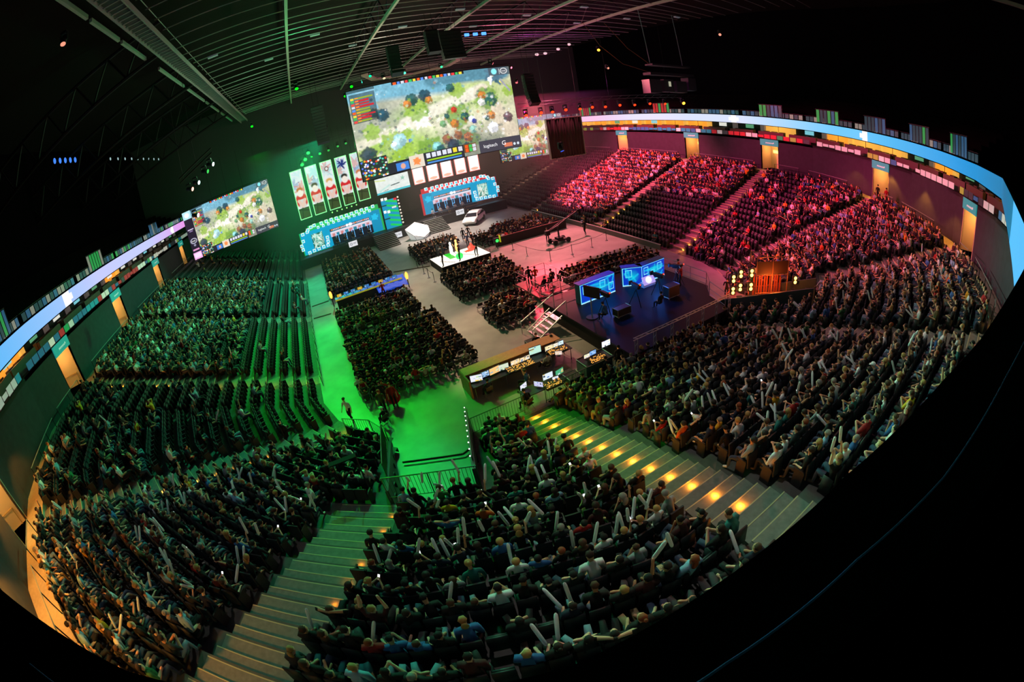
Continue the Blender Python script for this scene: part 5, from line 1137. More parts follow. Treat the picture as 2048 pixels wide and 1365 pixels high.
def case(x, y, z0, w_, d_, h_, label, rz=0):
    e = empty('flight_case', (x, y, z0), label, 'flight case', None, rz); lpart(MB().bx(-w_/2, w_/2, -d_/2, d_/2, .12, h_), 'case_body', darkm, e); m = MB()
    for z in (.12, h_):
        for s in (-1, 1): m.tube((-w_/2, s*d_/2, z), (w_/2, s*d_/2, z), .02, 4); m.tube((s*w_/2, -d_/2, z), (s*w_/2, d_/2, z), .02, 4)
    for s in (-1, 1):
        for t_ in (-1, 1): m.tube((s*w_/2, t_*d_/2, .12), (s*w_/2, t_*d_/2, h_), .02, 4); m.tube((s*w_*.4, t_*d_*.35-.03, .06), (s*w_*.4, t_*d_*.35+.03, .06), .06, 8)
    lpart(m, 'aluminium_edges', alu, e); return e
case(16.2, 20.1, ZD, 1.1, .55, .6, 'flight case with pale edges on the dark deck, under the middle camera'); case(20.6, 19.9, ZD, 1.1, .6, .9, 'tall open equipment case on the deck before the logo table'); case(10.5, 22.0, 0, .8, .6, .7, 'small green-lit case at the foot of the deck stairs')
# ---- deck stairs with pale handrails
e = empty('deck_stairs', (13.3, 23.6, 0), 'metal stairs with two long pale handrails up to the analyst deck', 'stairs')
for q in range(5): lpart(MB().bx(-1.9+q*.36, -1.5+q*.36, -.75, .75, .2*q+.1, .2*q+.14), 'tread', alu, e)
for s in (-1, 1): lpart(MB().tube((-2.3, s*.8, .9), (.4, s*.8, 2.1), .035).tube((-2.3, s*.8, 0), (-2.3, s*.8, .9), .03).tube((.4, s*.8, ZD), (.4, s*.8, 2.1), .03).tube((-1.9, s*.8, .1), (0, s*.8, ZD), .04), 'handrail', alu, e)
# ---- front-of-house control area
e = empty('control_counter', (8.3, 20.6, 0), 'long brown-draped counter front of the control area on the floor', 'counter'); lpart(MB().bx(-3.0, 3.2, .35, .45, 0, 1.15), 'front_drape', woodm, e); lpart(MB().bx(-3.0, 3.2, -.35, .5, 1.15, 1.2), 'shelf_top', M('shelf_tan', (.55, .27, .13), .7, noise=.1), e); lpart(MB().bx(-3.05, -2.95, -1.0, .5, 0, 1.15), 'end_drape', woodm, e)
e = empty('control_table', (8.4, 19.9, 0), 'long dark control table carrying the row of monitors', 'table'); lpart(MB().bx(-3.0, 3.4, -.45, .5, .72, .77), 'table_top', darkm, e)
for x in (-2.9, -1, 1, 3.3):
    for y in (-.4, .4): lpart(MB().tube((x, y, 0), (x, y, .72), .03), 'leg', grey, e)
def mon(x, y, z, w_, bg, k, label, rz=0, tilt=0, glow=1.0):
    e = empty('monitor', (x, y, z), label, 'monitor', None, rz); h_ = w_*.6; lpart(MB().bx(-w_/2-.02, w_/2+.02, 0, .04, .06, h_+.1), 'case', darkm, e); lpart(MB().bx(-.1, .1, -.08, .1, 0, .02).bx(-.02, .02, .03, .06, 0, .2), 'stand', darkm, e)
    o = bpy.data.objects.new('display', disp('monitor_display', w_, h_, bg, 7, k, glow)); COL.objects.link(o); o.parent = e; o.location = (-w_/2, -.005, .08)
wh = (.92, .93, .98); MON = [(5.8, 19.85, wh, .6, -.3), (6.35, 19.95, (.6, .75, .9), .5, 0), (6.95, 19.9, (1, .78, .5), .6, .1), (7.5, 19.9, (.85, .88, .8), .55, -.1), (8.25, 19.9, (1, .85, .65), .5, 0), (8.62, 19.93, (1, .88, .7), .42, 0), (8.98, 19.95, (1, .9, .75), .42, 0), (9.75, 20.25, (.75, .92, .85), .68, -.1), (10.55, 20.0, (1, .9, .7), .48, 0), (10.95, 20.02, (.95, .92, .85), .42, 0), (11.35, 20.05, (.85, .95, 1), .42, 0)]
for q, (x, y, bg, w_, rz) in enumerate(MON): mon(x, y, .78, w_*1.1, bg, q, 'lit monitor on the long control table, %s from its green end' % ordn(q+1), rz, 0, 1.05)
def console(x, y, z, w_, label, col=(1, .45, .08), rz=0):
    e = empty('lighting_console', (x, y, z), label, 'console', None, rz); lpart(MB().box((0, 0, .07), (w_, .55, .12), rx=.15), 'console_body', darkm, e); m = MB(); r_ = random.Random(int(x*10))
    for i in range(int(w_/.07)):
        for j in range(6):
            if r_.random() < .55: m.box((-w_/2+.05+i*.07, -.2+j*.075, .135+(j-2.5)*.012), (.035, .04, .012))
    lpart(m, 'button', M('console_keys', col, .4, emit=col, es=1.6), e)
console(8.6, 19.6, .77, 1.3, 'amber-lit console under the middle monitors of the control table'); console(10.9, 19.7, .77, 1.2, 'amber-lit console under the last monitors of the control table'); console(7.75, 19.65, .77, .4, 'small glowing red and orange control box on the control table', (1, .15, .03))
point('console_glow', (8.5, 19.5, 1.7), (1, .5, .15), 10, .1); point('console_glow', (10.9, 19.6, 1.7), (1, .55, .2), 10, .1)
e = empty('control_table', (8.9, 17.3, 0), 'second dark control table nearer the stand', 'table'); lpart(MB().bx(-1.7, 1.6, -.4, .4, .72, .77), 'table_top', darkm, e)
for x in (-1.6, 0, 1.5):
    for y in (-.35, .35): lpart(MB().tube((x, y, 0), (x, y, .72), .03), 'leg', grey, e)
for q, (x, y, bg, w_, rz, lb) in enumerate(((7.5, 17.55, wh, .5, .4, 'tilted white laptop screen at the end of the second control table'), (8.2, 17.2, (.8, .8, .95), .5, -.9, 'side-turned monitor on the second control table'), (8.95, 17.5, (.9, .95, 1), .6, 0, 'white monitor at the middle of the second control table'), (9.65, 17.45, (.3, .7, .5), .55, .2, 'green and yellow monitor on the second control table'), (9.2, 17.15, wh, .35, -.1, 'small lit tablet beside the amber console'), (10.7, 19.2, (.95, .85, .8), .4, -.6, 'laptop with pale screen behind the control table'))): mon(x, y, .78, w_, bg, 30+q, lb, rz)
console(8.9, 16.95, .77, 1.0, 'amber console with a round dial on the second control table'); point('console_glow', (8.9, 17.0, 1.6), (1, .5, .15), 8, .1)
e = empty('control_desk', (12.0, 17.5, 0), 'boxed control desk with metal frame near the truss rail', 'desk'); lpart(MB().bx(-.9, .9, -.5, .5, .8, .9), 'desk_top', darkm, e); lpart(MB().bx(-.9, .9, -.5, .5, 0, .8), 'desk_body', M('desk_cloth', (.12, .2, .18), .8), e); lpart(MB().path([(-.9, -.5, .92), (.9, -.5, .92), (.9, .5, .92), (-.9, .5, .92), (-.9, -.5, .92)], .03, 4), 'frame', alu, e)
for q, (x, y, w_, bg, lb) in enumerate(((11.6, 17.65, .38, (.95, .9, .8), 'first small monitor on the boxed control desk'), (12.05, 17.7, .42, (.5, .7, .95), 'second small monitor on the boxed control desk'), (13.15, 17.9, .6, (.95, .97, 1), 'bright white screen at the far end of the boxed desk'))): mon(x, y, .92 if q < 2 else .95, w_, bg, 50+q, lb, 0, 0, 1.2)
console(12.0, 17.2, .9, 1.1, 'amber console on the boxed control desk'); point('console_glow', (12.4, 17.2, 1.7), (1, .5, .12), 10, .1)
case(10.15, 16.95, 0, .8, .7, .85, 'open equipment rack with metal edges between the two control desks')
for q, (x, y, rz, ps, tp, lb) in enumerate(((6.1, 19.1, .1, 0, 2, 'operator in navy at the green end of the control table'), (9.9, 19.3, 0, 6, 4, 'operator in light grey leaning back at the tall monitor'), (8.1, 18.5, 1.2, 5, 5, 'operator in blue reaching up between the control tables'), (12.2, 16.5, 0, 2, 1, 'operator in dark grey at the boxed control desk'), (7.3, 16.8, .3, 2, 0, 'operator in black at the second control table'), (10.6, 21.6, 2.8, 0, 0, 'person in black sitting before the brown counter'), (11.2, 20.9, .2, 0, 5, 'operator in blue behind the last monitors'), (13.0, 16.6, -.3, 10, 0, 'operator in black standing by the bright white screen'))): 
    add_person((x, y, 0), rz, P1(ps, tp, 1, 0, q % 3), lb)
    if ps != 10: add_chair((x, y-.02, 0), rz, 'chair under the '+lb[:60], 'crew chairs')
# ---- people standing on the green floor
add_person((-1.45, 21.9, 0), 2.4, P1(11, 3, 1, 0, 2), 'steward in white shirt walking by the green fence'); add_person((.55, 21.35, 0), 2.7, P1(11, 10, 1, 0, 5, 'long'), 'woman with long ginger hair walking beside the red cape')
cape = add_person((1.25, 21.6, 0), 3.0, P1(10, 6, 1, 0, 5, 'long'), 'person in a long red cape and red hair on the green floor')
m = MB(); n = 10; prof = [(1.42, .15, -.02), (1.25, .26, -.08), (.95, .34, -.14), (.6, .42, -.2), (.3, .30, -.2), (.12, .05, -.22)]; vv = []
for z, hw, yy in prof:
    for i in range(n+1): t_ = -1+2*i/n; vv.append((t_*hw, yy-.09*(1-t_*t_)+.02*math.sin(i*2.3), z))
m.add(vv, [(j*(n+1)+i, j*(n+1)+i+1, (j+1)*(n+1)+i+1, (j+1)*(n+1)+i) for j in range(len(prof)-1) for i in range(n)]); o = lpart(m, 'cape', M('cape_red', (.8, .02, .02), .7), cape, True); q_ = o.modifiers.new('s', 'SOLIDIFY'); q_.thickness = .02
add_person((.75, 22.2, 0), 2.9, P1(10, 1, 1, 0, 2), 'person in dark grey standing beside the red cape'); add_person((-.35, 24.6, 0), 0, P1(0, 3, 2, 0, 4, 'short'), 'person in white and navy top seated alone at the block corner'); add_chair((-.35, 24.6, 0), 0, 'folding chair alone at the green corner of the nearest floor block')
add_person((.35, 20.3, 0), .4, P1(0, 0, 1, 0, 4, 'cap'), 'seated guard in black jacket and white cap by the fence'); add_chair((.35, 20.3, 0), .4, 'folding chair under the guard by the fence')
# ---- fences round the tunnels and along the near stand
fm = M('fence_paint', (.04, .12, .07), .4, .4)
railing([(4.1, 16.75), (7.0, 16.75)], 0, 'barred fence before the first rows next to the amber lit stairs', True, fm); railing([(8.3, 16.75), (13.4, 16.75)], 0, 'barred fence before the first rows behind the control area', True, fm)
railing([(-.75, 12.0), (2.4, 10.75)], dk(0)*0+2.6, 'barred fence across the closed end of the green tunnel', True, fm, 1.15)
railing([(-1.9, 21.0), (-.5, 19.9)], 0, 'short barred fence beside the seated guard', True, fm); railing([(-.5, 19.9), (.1, 18.5)], 0, 'second short barred fence at the tunnel corner', True, fm); railing([(.0, 18.4), (-.55, 13.6)], [.5, 2.0], 'barred fence on the left wall of the green tunnel', True, fm)
railing([(4.2, 17.3), (2.55, 11.6)], [.95, 3.1], 'sloping railing with tiny white lights on the tunnel right wall', False, fm, .35)
for q in range(10): 
    f = q/9; lb = 'tiny white marker light on the tunnel right wall, %s from the floor' % ordn(q+1); tag(MB().ball((4.12-1.62*f, 17.3-5.7*f, 1.38+2.1*f), .028, 6, 4).build('marker_light', whiteE), lb, 'light', 'tunnel marker lights')
railing([(2*XC-4.15, 17.3), (2*XC-.1, 18.5)], 0, 'barred steel fence glowing red at the far tunnel', True, M('fence_red', (.4, .12, .08), .4, .4)); railing([(-2.75, 27.5), (-2.75, 34)], 0, 'low railing at the green aisle side of the lowest left rows', False, fm, .8); railing([(-2.75, 34.6), (-2.75, 41)], 0, 'low railing of the green aisle between its two lower stairs', False, fm, .8); railing([(-2.75, 42.4), (-2.75, 55)], 0, 'low railing of the green aisle toward the stage', False, fm, .8)
# right hand front barrier
e = empty('stand_barrier', (29.8, 30, 0), 'low barrier in front of the lowest red-side rows', 'barrier'); lpart(MB().bx(-.06, .02, 0.2, 26, 0, .55), 'panel', M('barrier_grey', (.10, .09, .09), .6), e); lpart(MB().bx(-.1, .06, .2, 26, .55, .6), 'top_rail', alu, e)
# ---- lamp tower with orange blinders near the far tunnel
e = empty('lamp_tower', (26.2, 15.3, 0), 'scaffold lamp tower with orange glowing blinder lamps in the red corner', 'lamp tower', None, rad(-33)); orc = M('drape_orange', (.35, .07, .02), .8)
for x in (-1.3, 0, 1.3):
    for y in (-.6, .6): lpart(MB().tube((x, y, 0), (x, y, 4.3), .04), 'upright', M('tower_steel', (.35, .15, .08), .4, .5), e)
for z in (.4, 1.6, 2.9, 4.2):
    for y in (-.6, .6): lpart(MB().tube((-1.3, y, z), (1.3, y, z), .03), 'ledger', MATS['tower_steel'], e)
for q in range(11): lpart(MB().bx(-1.2+q*.22, -1.08+q*.22, .08+.05*(q % 2), .14+.05*(q % 2), .3+.3*(q % 3), 3.0-.25*((q+1) % 3)), 'drape_strip', orc, e)
lpart(MB().bx(-1.3, 1.3, -.62, -.58, 3.0, 3.9), 'mesh_screen', M('tower_mesh', (.05, .02, .015), .8), e); lpart(MB().bx(-1.3, 1.3, -.6, .6, 2.95, 3.02), 'platform', darkm, e)
hotE = M('blinder_glow', (1, .6, .2), .4, emit=(1, .50, .10), es=5)
for q, (x, y, z) in enumerate([(-1.75, -.7, 1.2), (-1.75, -.7, 2.2), (-1.75, -.7, 3.2), (-2.2, .2, .8), (-2.2, .2, 1.8), (-2.2, .2, 2.8), (1.9, -.7, 1.4), (1.9, -.7, 2.5), (2.5, -.2, 1.0), (2.5, -.2, 2.0), (-2.6, .6, 1.4), (-2.6, .6, 2.3)]):
    b_ = lpart(MB().box((x, y, z), (.42, .16, .62)), 'blinder_lamp', darkm, e); lpart(MB().ball((x, y-.10, z+.15), (.13, .05, .13), 8, 5).ball((x, y-.10, z-.15), (.13, .05, .13), 8, 5), 'lens', hotE, b_, True)
point('blinder_light', (25.3, 14.4, 2.6), (1, .2, .03), 260, .3); point('blinder_light', (27.3, 16.8, 3.6), (1, .2, .03), 180, .3)
for q, (x, y) in enumerate(((25.6, 16.9), (26.4, 17.2), (24.6, 17.6), (24.2, 16.4), (24.0, 15.3))):
    e = empty('floor_lamp', (x, y, 0), 'small orange uplight on the red tunnel floor, %s of five' % ordn(q+1), 'lamp', 'orange floor uplights'); lpart(MB().tube((0, 0, 0), (0, 0, .25), .13, 10), 'can', darkm, e); lpart(MB().ball((0, 0, .27), (.11, .11, .05)), 'lens', hotE, e, True)
point('uplight', (25.0, 17.2, .9), (1, .14, .03), 220, .1)
add_person((26.3, 18.6, 0), 1.0, P1(10, 0, 1, 0, 3), 'fair-haired steward in black before the red fence'); add_person((25.2, 18.4, 0), 2.0, P1(11, 0, 1, 0, 1), 'person in black walking before the lamp tower')
add_person((43.6, 11.4, ZTOP), -1.9, P1(10, 6, 1, 0, 0), 'person in red jacket standing on the walkway behind the near right rows'); add_person((44.4, 12.6, ZTOP), -1.9, P1(10, 0, 1, 0, 1), 'person in black standing beside the red jacket on the walkway')
# scaffold tower in the left foreground block
e = empty('followspot_scaffold', (-1.9, 13.6, 2.2), 'dark folded equipment frame standing among the rows left of the green tunnel', 'scaffold'); m = MB()
for x in (-.5, .5):
    lpart(MB().tube((x, -.6, 0), (x, .6, 1.7), .03).tube((x, .6, 0), (x, -.6, 1.7), .03), 'cross_leg', blackm, e)
lpart(MB().box((0, 0, 1.7), (1.1, .25, .05)), 'tray', black, e)
# ================================================================== roof, rigging and lamps overhead
roofm = M('roof_sheet', (.022, .021, .02), .95, spec=0); beamm = M('roof_beam', (.45, .44, .40), .6); purm = M('purlin', (.5, .5, .5), .4, .3)
m = MB().quad((-34, -14, 29), (-34, 80, 29), (61, 80, 29), (61, -14, 29)); struct(m.build('ceiling', roofm))
nb = 0
for k in range(0, 5):
    x = .9+8.65*k
    e = empty('roof_girder', (x, 30, 26), 'pale roof girder running toward the stage, %s from the green side' % ordn(k+1), 'girder', 'roof girders'); lpart(MB().bx(-.11, .11, -40, 47.5, -.15, .15), 'bottom_chord', beamm, e)
    lpart(MB().bx(-.08, .08, -40, 47.5, 2.4, 2.6), 'top_chord', blackm, e); m = MB()
    for q in range(22): m.tube((0, -40+q*4, .1), (0, -38+q*4, 2.4), .06, 4).tube((0, -38+q*4, 2.4), (0, -36+q*4, .1), .06, 4)
    lpart(m, 'web', blackm, e)
for q in range(30):
    y = 19.5+q*1.95
    e = empty('purlin', (16, y, 26.3), 'thin pale roof purlin crossing the girders, %s from the near end' % ordn(q+1), 'purlin', 'roof purlins'); z = .25*math.sin(q*.7); lpart(MB().tube((-23.2, 0, z), (30, 0, z), .045, 4), 'tube', purm, e)
# catwalk on the green side
e = empty('catwalk', (-7.6, 50, 25.6), 'long roof catwalk with ladder-like railing on the green side', 'catwalk'); m = MB().bx(-.5, .5, -34, 27.5, 0, .06); lpart(m, 'walk_deck', M('catwalk_deck', (.12, .11, .12), .6), e); m = MB()
for s in (-.55, .55): m.bx(s-.04, s+.04, -34, 27.5, -.25, .1); m.tube((s, -34, 1.0), (s, 27.5, 1.0), .03, 4)
lpart(m, 'side_beam', M('catwalk_beam', (.45, .42, .45), .5), e); m = MB()
for q in range(98): m.box((0, -33+q*.6, -.12), (1.0, .12, .06))
lpart(m, 'rungs', M('catwalk_rung', (.3, .28, .3), .5), e)
for q, (y0, y1) in enumerate(((14.5, 19.5), (20, 24.5), (25, 30), (33.5, 42), (43, 52), (53, 62), (64, 75))):
    o = MB().bx(-9.45, -9.28, y0, y1, 25.85, 26.1).build('light_rail', M('light_rail', (.6, .6, .56), .5)); tag(o, 'pale rail segment beside the catwalk, %s from the near end' % ordn(q+1), 'rail', 'rail segments by the catwalk')
# roof cross trusses on the green side (dark big diagonals)
for q, y in enumerate((30, 42, 54, 66)):
    e = empty('roof_truss', (-20, y, 24.5), 'dark roof truss leaning over the green side stand, %s from the near end' % ordn(q+1), 'truss', 'dark roof trusses'); m = MB().tube((-12, 0, -4), (12, 0, 1.4), .16, 6).tube((-12, 0, -1), (12, 0, 4), .16, 6)
    for k in range(8): m.tube((-12+3*k, 0, -4+.675*k), (-10.5+3*k, 0, -.7+.63*k), .09, 5).tube((-10.5+3*k, 0, -.7+.63*k), (-9+3*k, 0, -3.3+.675*k), .09, 5)
    lpart(m, 'lattice', M('truss_dark', (.012, .01, .012), .6), e)
# ---- rigging truss with red moving heads (red side)
def fixture(x, y, z, label, lens, aim=(0, 0, -1), grp=None, big=1.0):
    e = empty('moving_head_lamp', (x, y, z), label, 'lamp', grp); lpart(MB().box((0, 0, .32*big), (.3*big, .25*big, .12)), 'clamp_base', blackm, e)
    lpart(MB().box((-.17*big, 0, .1), (.04, .12, .4*big)).box((.17*big, 0, .1), (.04, .12, .4*big)).box((0, 0, .28*big), (.36*big, .12, .05)), 'yoke', blackm, e)
    a = Vector(aim).normalized()*.28*big; lpart(MB().tube(tuple(-a*.7), tuple(a), .12*big, 10, .15*big), 'head', darkm, e, True); lpart(MB().tube(tuple(a*.98), tuple(a*1.06), .135*big, 12), 'lens', lens, e); return e
e = empty('lighting_truss', (36, 41, 15.3), 'long box truss hung before the red-side balcony with a row of red lamps', 'truss'); m = MB()
for dz in (0, .35): m.tube((-14, 0, dz), (14, 0, dz+.25), .03, 5)
for q in range(40): m.tube((-14+q*.7, 0, .0 + q*.0063), (-13.3+q*.7, 0, .35+q*.0063) if q % 2 else (-13.3+q*.7, 0, .0), .015, 4)
lpart(m, 'truss_frame', grey, e); lpart(MB().tube((-12, 0, .3), (-12, 0, 10.5), .015).tube((-2, 0, .3), (-2, 0, 10.5), .015).tube((8, 0, .3), (8, 0, 10.5), .015), 'hoist_cable', blackm, e)
redL = M('red_lens', (.8, .05, .02), .4, emit=(1, .03, .005), es=3.2); yelL = M('yellow_lens', (1, .4, .05), .4, emit=(1, .35, .02), es=6)
for q, x in enumerate((22.8, 24.6, 26.0, 27.7, 29.6, 31.3, 33.2, 35.4, 37.8, 40.4, 43.2, 46.8)): fixture(x, 41, 14.55+.013*(x-22), 'lamp on the red-side truss, %s from the big screen' % ordn(q+1), redL if q < 11 else yelL, (-.4, -1, -.5 if q % 2 else -.9), 'red lamps on the long truss', 1.6 if q == 11 else 1.25)
# ---- green moving head cluster over the green banners
for q, (x, z) in enumerate(((.5, 14.9), (1.1, 15.5), (1.7, 16.3), (3.3, 15.6), (4.6, 15.7), (6.0, 15.9), (7.2, 16.0))): fixture(x, 64.5, z, 'moving lamp above the tall banners, %s from the stage end wall' % ordn(q+1), greenE if q < 4 else M('dim_green', (.02, .2, .05), .4, emit=(.05, .6, .1), es=.8), (0, -.8, -.6), 'lamps over the tall banners', 1.8 if q < 3 else 1.3)
point('green_flare', (1.2, 63.2, 15.0), (.05, 1, .1), 700, .4)
e = empty('lighting_truss', (8, 64.5, 16.9), 'dark box truss above the tall player banners', 'truss'); m = MB()
for dz in (0, .4): m.tube((-9, 0, dz), (20, 0, dz), .035, 5)
for q in range(36): m.tube((-9+q*.8, 0, 0), (-8.2+q*.8, 0, .4) if q % 2 else (-8.6+q*.8, 0, .4), .018, 4)
lpart(m, 'truss_frame', blackm, e)
for q in range(6): o = MB().box((3.2+q*.75, 65.9, 6.4), (.16, .1, .16)).build('uplight', M('uplight_green', (.1, .8, .2), .4, emit=(.3, 1, .2), es=2)); tag(o, 'tiny green lamp below the tall banners, %s from the left' % ordn(q+1), 'lamp', 'tiny lamps under the banners')
# ---- lamps on the left rig (white and reddish heads) above the side screen
for q, (x, y, z, ln_) in enumerate(((-9.8, 38, 13.6, M('white_lens', (.9, .9, .9), .4, emit=(.8, .95, 1), es=3)), (-9.7, 38, 15.9, M('pink_lens', (.9, .3, .3), .4, emit=(1, .35, .3), es=2.5)), (-9.0, 38, 16.2, MATS['white_lens']), (-8.0, 38, 16.8, MATS['dim_green']), (-7.4, 38, 17.2, MATS['white_lens']))): fixture(x, y, z, 'moving lamp hanging in the dark left of the green side screen, %s upward' % ordn(q+1), ln_, (.8, -.3, -.3), 'lamps in the dark left of the screen', 1.3)
e = empty('hanging_ladder_truss', (-8.6, 38, 17.6), 'dark truss carrying the lamps left of the green side screen', 'truss'); lpart(MB().tube((-1.8, 0, -.9), (1.6, 0, .5), .06).tube((-1.8, 0, -.5), (1.6, 0, .9), .06).tube((0, 0, 0), (0, 0, 8.2), .02).tube((-1.4, 0, -.6), (-1.4, 0, 8.2), .02), 'truss_frame', blackm, e)
# blue and white far lamps in the green-side roof
for q in range(14):
    y = 37.5+q*1.15 if q < 5 else 52+(q-5)*2.6; blue = q < 5; o = MB().ball((-22.8, y, 24.6), (.12, .22, .3) if blue else (.1, .15, .2), 8, 5).build('roof_lamp', M('roof_lamp_blue', (.1, .2, .7), .4, emit=(.05, .22, .9), es=1.1) if blue else M('roof_lamp_white', (.5, .6, .6), .4, emit=(.4, .6, .65), es=.7), None, True)
    tag(o, 'small %s lamp under the dark roof over the left stand, %s from the near end' % ('blue' if blue else 'pale', ordn(q+1)), 'lamp', 'roof lamps over the left stand')
for q in range(4): o = MB().box((19.6+q*1.05, 47.4, 25.3), (.5, .2, .35)).build('roof_lamp', blueE); tag(o, 'small blue roof lamp above the big screen, %s from the left' % ordn(q+1), 'lamp', 'four blue roof lamps')
for q in range(12): o = MB().box((-5+q*4.1, 34+(q*7) % 11, 25.2), (.8, .35, .12)).build('roof_fixture', M('fixture_pale', (.35, .4, .42), .4, emit=(.1, .14, .16), es=.3)); tag(o, 'dim pale roof fixture between the girders, %s from the green side' % ordn(q+1), 'lamp', 'dim roof fixtures')
# ---- loudspeaker arrays
def array(x, y, z, n, label, lean=.06, w_=1.1):
    e = empty('speaker_array', (x, y, z), label, 'loudspeaker', None, 0)
    for q in range(n): lpart(MB().box((0, -.02*q*q*.5, -.38*q), (w_, .7, .34), rx=-lean*q), 'cabinet', darkm, e)
    lpart(MB().tube((-.3, 0, .2), (-.3, 0, 25.8-z), .02).tube((.3, 0, .2), (.3, 0, 25.8-z), .02), 'cable', blackm, e); lpart(MB().box((0, 0, .25), (w_, .6, .1)), 'bumper', blackm, e)
array(23.7, 41, 18.6, 9, 'curved black loudspeaker array just right of the big screen'); array(3.3, 52, 20.5, 12, 'tall black loudspeaker array above the tall player banners', .03, 1.4); array(10.2, 40.4, 23.2, 8, 'black loudspeaker array above the big screen, toward its left', .07); array(15.9, 40.6, 24.0, 8, 'black loudspeaker block above the middle of the big screen', .0, 2.2)
array(13.2, 38, 23.6, 6, 'small loudspeaker array at the roof centre', .05)
# ---- octagonal frame over the big screen
e = empty('octagon_frame', (16.5, 62, 24.2), 'pale polygonal roof frame just above the big screen', 'frame'); R8 = [(-6.0, -4), (-3.6, 2), (2.6, 4), (7, 1), (7, -4)]; m = MB()
for a, b in zip(R8, R8[1:]): d = Vector((b[0]-a[0], b[1]-a[1])); m.box(((a[0]+b[0])/2, (a[1]+b[1])/2, 0), (d.length, .9, .25), rz=math.atan2(d.y, d.x))
lpart(m, 'frame_ring', M('pale_frame', (.55, .42, .38), .6, noise=.1), e)
# ---- black-backed hanging panel on the red side
e = empty('hanging_curtain', (26.0, 42.5, 9.0), 'dark curtain-backed panel hanging right of the big screen in a lit frame', 'curtain'); m = MB(); n = 40; W_, H_ = 4.7, 4.6
gv = [(W_*i/n, .08*math.sin(i*1.9)+.05*math.sin(i*.7), H_*j) for j in (0, 1) for i in range(n+1)]; m.add(gv, [(i, i+1, n+2+i, n+1+i) for i in range(n)]); o = lpart(m, 'cloth', M('curtain_dark', (.07, .045, .035), .85), e, True); s_ = o.modifiers.new('s', 'SOLIDIFY'); s_.thickness = .03
m = MB()
for a, b in (((0, 0), (W_, 0)), ((W_, 0), (W_, H_)), ((W_, H_), (0, H_)), ((0, H_), (0, 0))): m.tube((a[0], 0, a[1]), (b[0], 0, b[1]), .07, 5); m.tube((a[0], .25, a[1]), (b[0], .25, b[1]), .05, 5)
lpart(m, 'truss_frame', M('panel_frame', (.5, .4, .38), .5), e); lpart(MB().tube((.2, .1, H_), (.2, .1, 16.8), .02).tube((W_-.2, .1, H_), (W_-.2, .1, 16.8), .02), 'cable', blackm, e)
# ---- dark rig cluster right of centre, with cables
e = empty('rig_cluster', (39.5, 36, 16.6), 'dark cluster of hanging equipment boxes over the red stand', 'rig'); m = MB()
for q, (x, z, w_, h_) in enumerate(((-3.2, 0, 1.8, 1.6), (-1, .1, 1.6, 1.5), (1.2, 0, 1.8, 1.4), (3.2, .4, 1.4, 1.6), (0, 1.5, 7.5, .3), (0, 2.6, 6.5, .2))): lpart(MB().box((x, 0, z), (w_, 1.2, h_)), 'equipment_box', M('rig_box', (.03, .035, .04), .5), e)
for x in (-3, 2.5): lpart(MB().tube((x, 0, 2.6), (x-.5, 0, 9.4), .04), 'hoist', M('hoist_steel', (.15, .3, .3), .4), e)
lpart(MB().box((-.9, -.65, .3), (.35, .05, .6)), 'status_panel', M('status_lit', (.5, .5, .4), .4, emit=(.5, .5, .35), es=.7), e); lpart(MB().path([(-3, 0, 1.6), (-8, -1, 2.4), (-11, -1.5, 4.2), (-13, -2, 6.5)], .03, 4).path([(-3, 0, 2.6), (-7, -1, 4.2), (-10, -1.5, 6.8)], .03, 4), 'cable_loop', M('cable_brown', (.3, .12, .06), .6), e)
fixture(33.5, 41, 21.6, 'single yellow lamp glowing high in the dark right of the big screen', yelL, (-.5, -.8, -.3), None, 1.2)
for q, (x, z) in enumerate(((26.5, 21.4), (27.6, 21.5), (29.4, 22.0), (31.0, 22.6))): o = MB().ball((x, 43, z), (.25, .15, .16), 8, 5).build('roof_lamp', M('lamp_rose', (.6, .4, .45), .4, emit=(.8, .55, .6), es=.9), None, True); tag(o, 'small pale lamp right of the big screen below the roof, %s from the screen' % ordn(q+1), 'lamp', 'pale lamps right of the screen')
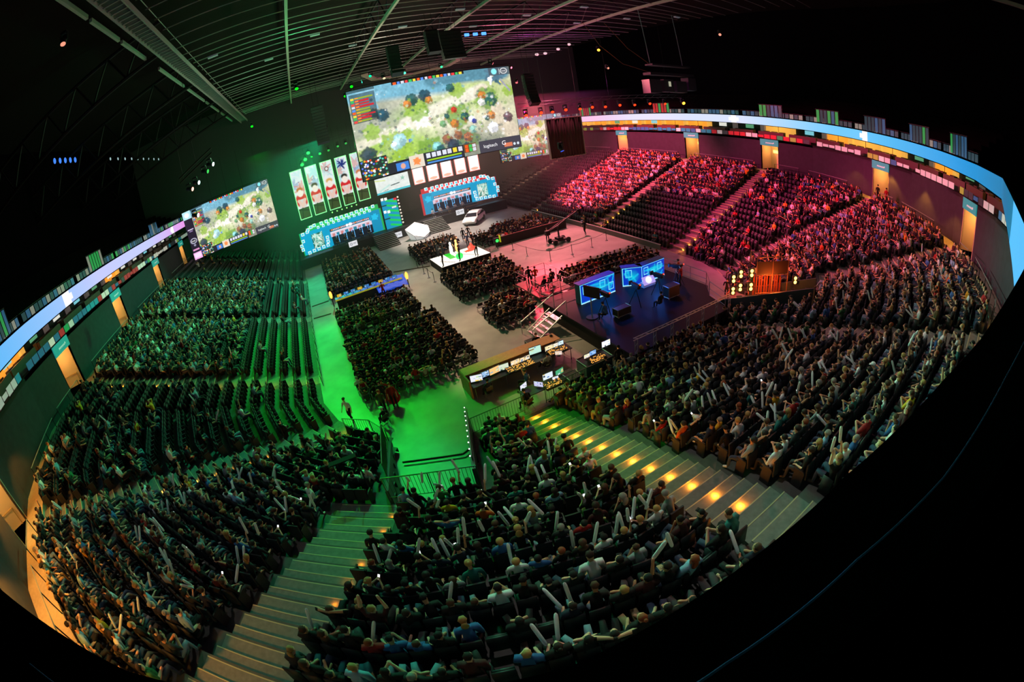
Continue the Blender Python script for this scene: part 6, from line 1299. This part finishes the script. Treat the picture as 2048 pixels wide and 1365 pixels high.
# heads for the coloured washes: fixtures modelled at every wash, added fills included
for q, (n, a, b, c, p, an) in enumerate(LIGHTS):
    d = Vector(b)-Vector(a); u = d.normalized(); fixture(a[0]-u.x*.7, a[1]-u.y*.7, a[2]-u.z*.7, 'overhead wash lamp aimed at the %s, %s in the rig' % ('floor' if b[2] < 1 else 'stands', ordn(q+1)), M('lens_'+n, c, .4, emit=c, es=1.0), tuple(u), 'overhead wash lamps', 1.0)
# faint glow of the show on the roof
for i, (x, y, c, p) in enumerate(((2, 36, (.08, 1, .3), 1500), (12, 44, (1, .85, .6), 1700), (28, 44, (1, .16, .3), 2300), (37, 52, (.8, .08, .7), 1100), (-4, 46, (.3, .9, .4), 500))): point('show_haze_glow', (x, y, 18.5), c, p, .5)
# ---- rails and struts of the balcony near the camera
bl = M('near_rail', (.05, .08, .25), .3, .7)
for q, (pts, lb) in enumerate(((((.0, .075, 13.35), (.26, .05, 13.35), (.56, .0, 13.35), (.9, -.09, 13.35), (1.56, -.22, 13.35), (2.6, -.45, 13.35)), 'thin dark rail catching blue light behind the near balcony ledge'), (((-1.3, .45, 13.35), (-.7, .24, 13.35), (-.35, .14, 13.35)), 'short dark rail at the green end of the near balcony ledge'))):
    tag(MB().path(pts, .004, 6).build('balcony_rail', bl), lb, 'railing')

# green and rose floods on the drapes beside the stage
for i, (x, y, z, c, p) in enumerate(((-8, 70, 10, (.01, 1, .25), 1100), (2, 74, 9.5, (.02, 1, .2), 1200), (12, 74, 13, (.1, .9, .4), 260), (27, 73, 9, (1, .5, .4), 1300), (36, 70, 8, (1, .5, .35), 1500))): point('drape_flood', (x, y, z), c, p, .5)

# stage haze
hm = bpy.data.materials.new('stage_haze'); hm.use_nodes = True; nt = hm.node_tree; nt.nodes.clear(); ou = nt.nodes.new('ShaderNodeOutputMaterial'); vo = nt.nodes.new('ShaderNodeVolumePrincipled'); vo.inputs['Density'].default_value = .006; vo.inputs['Anisotropy'].default_value = .25
nt.links.new(vo.outputs[0], ou.inputs['Volume'])
hz = MB().bx(-6, 42, 45.5, 77.5, .02, 17).build('haze', hm); tag(hz, 'thin show haze hanging in front of the stage', 'haze', None, 'stuff')
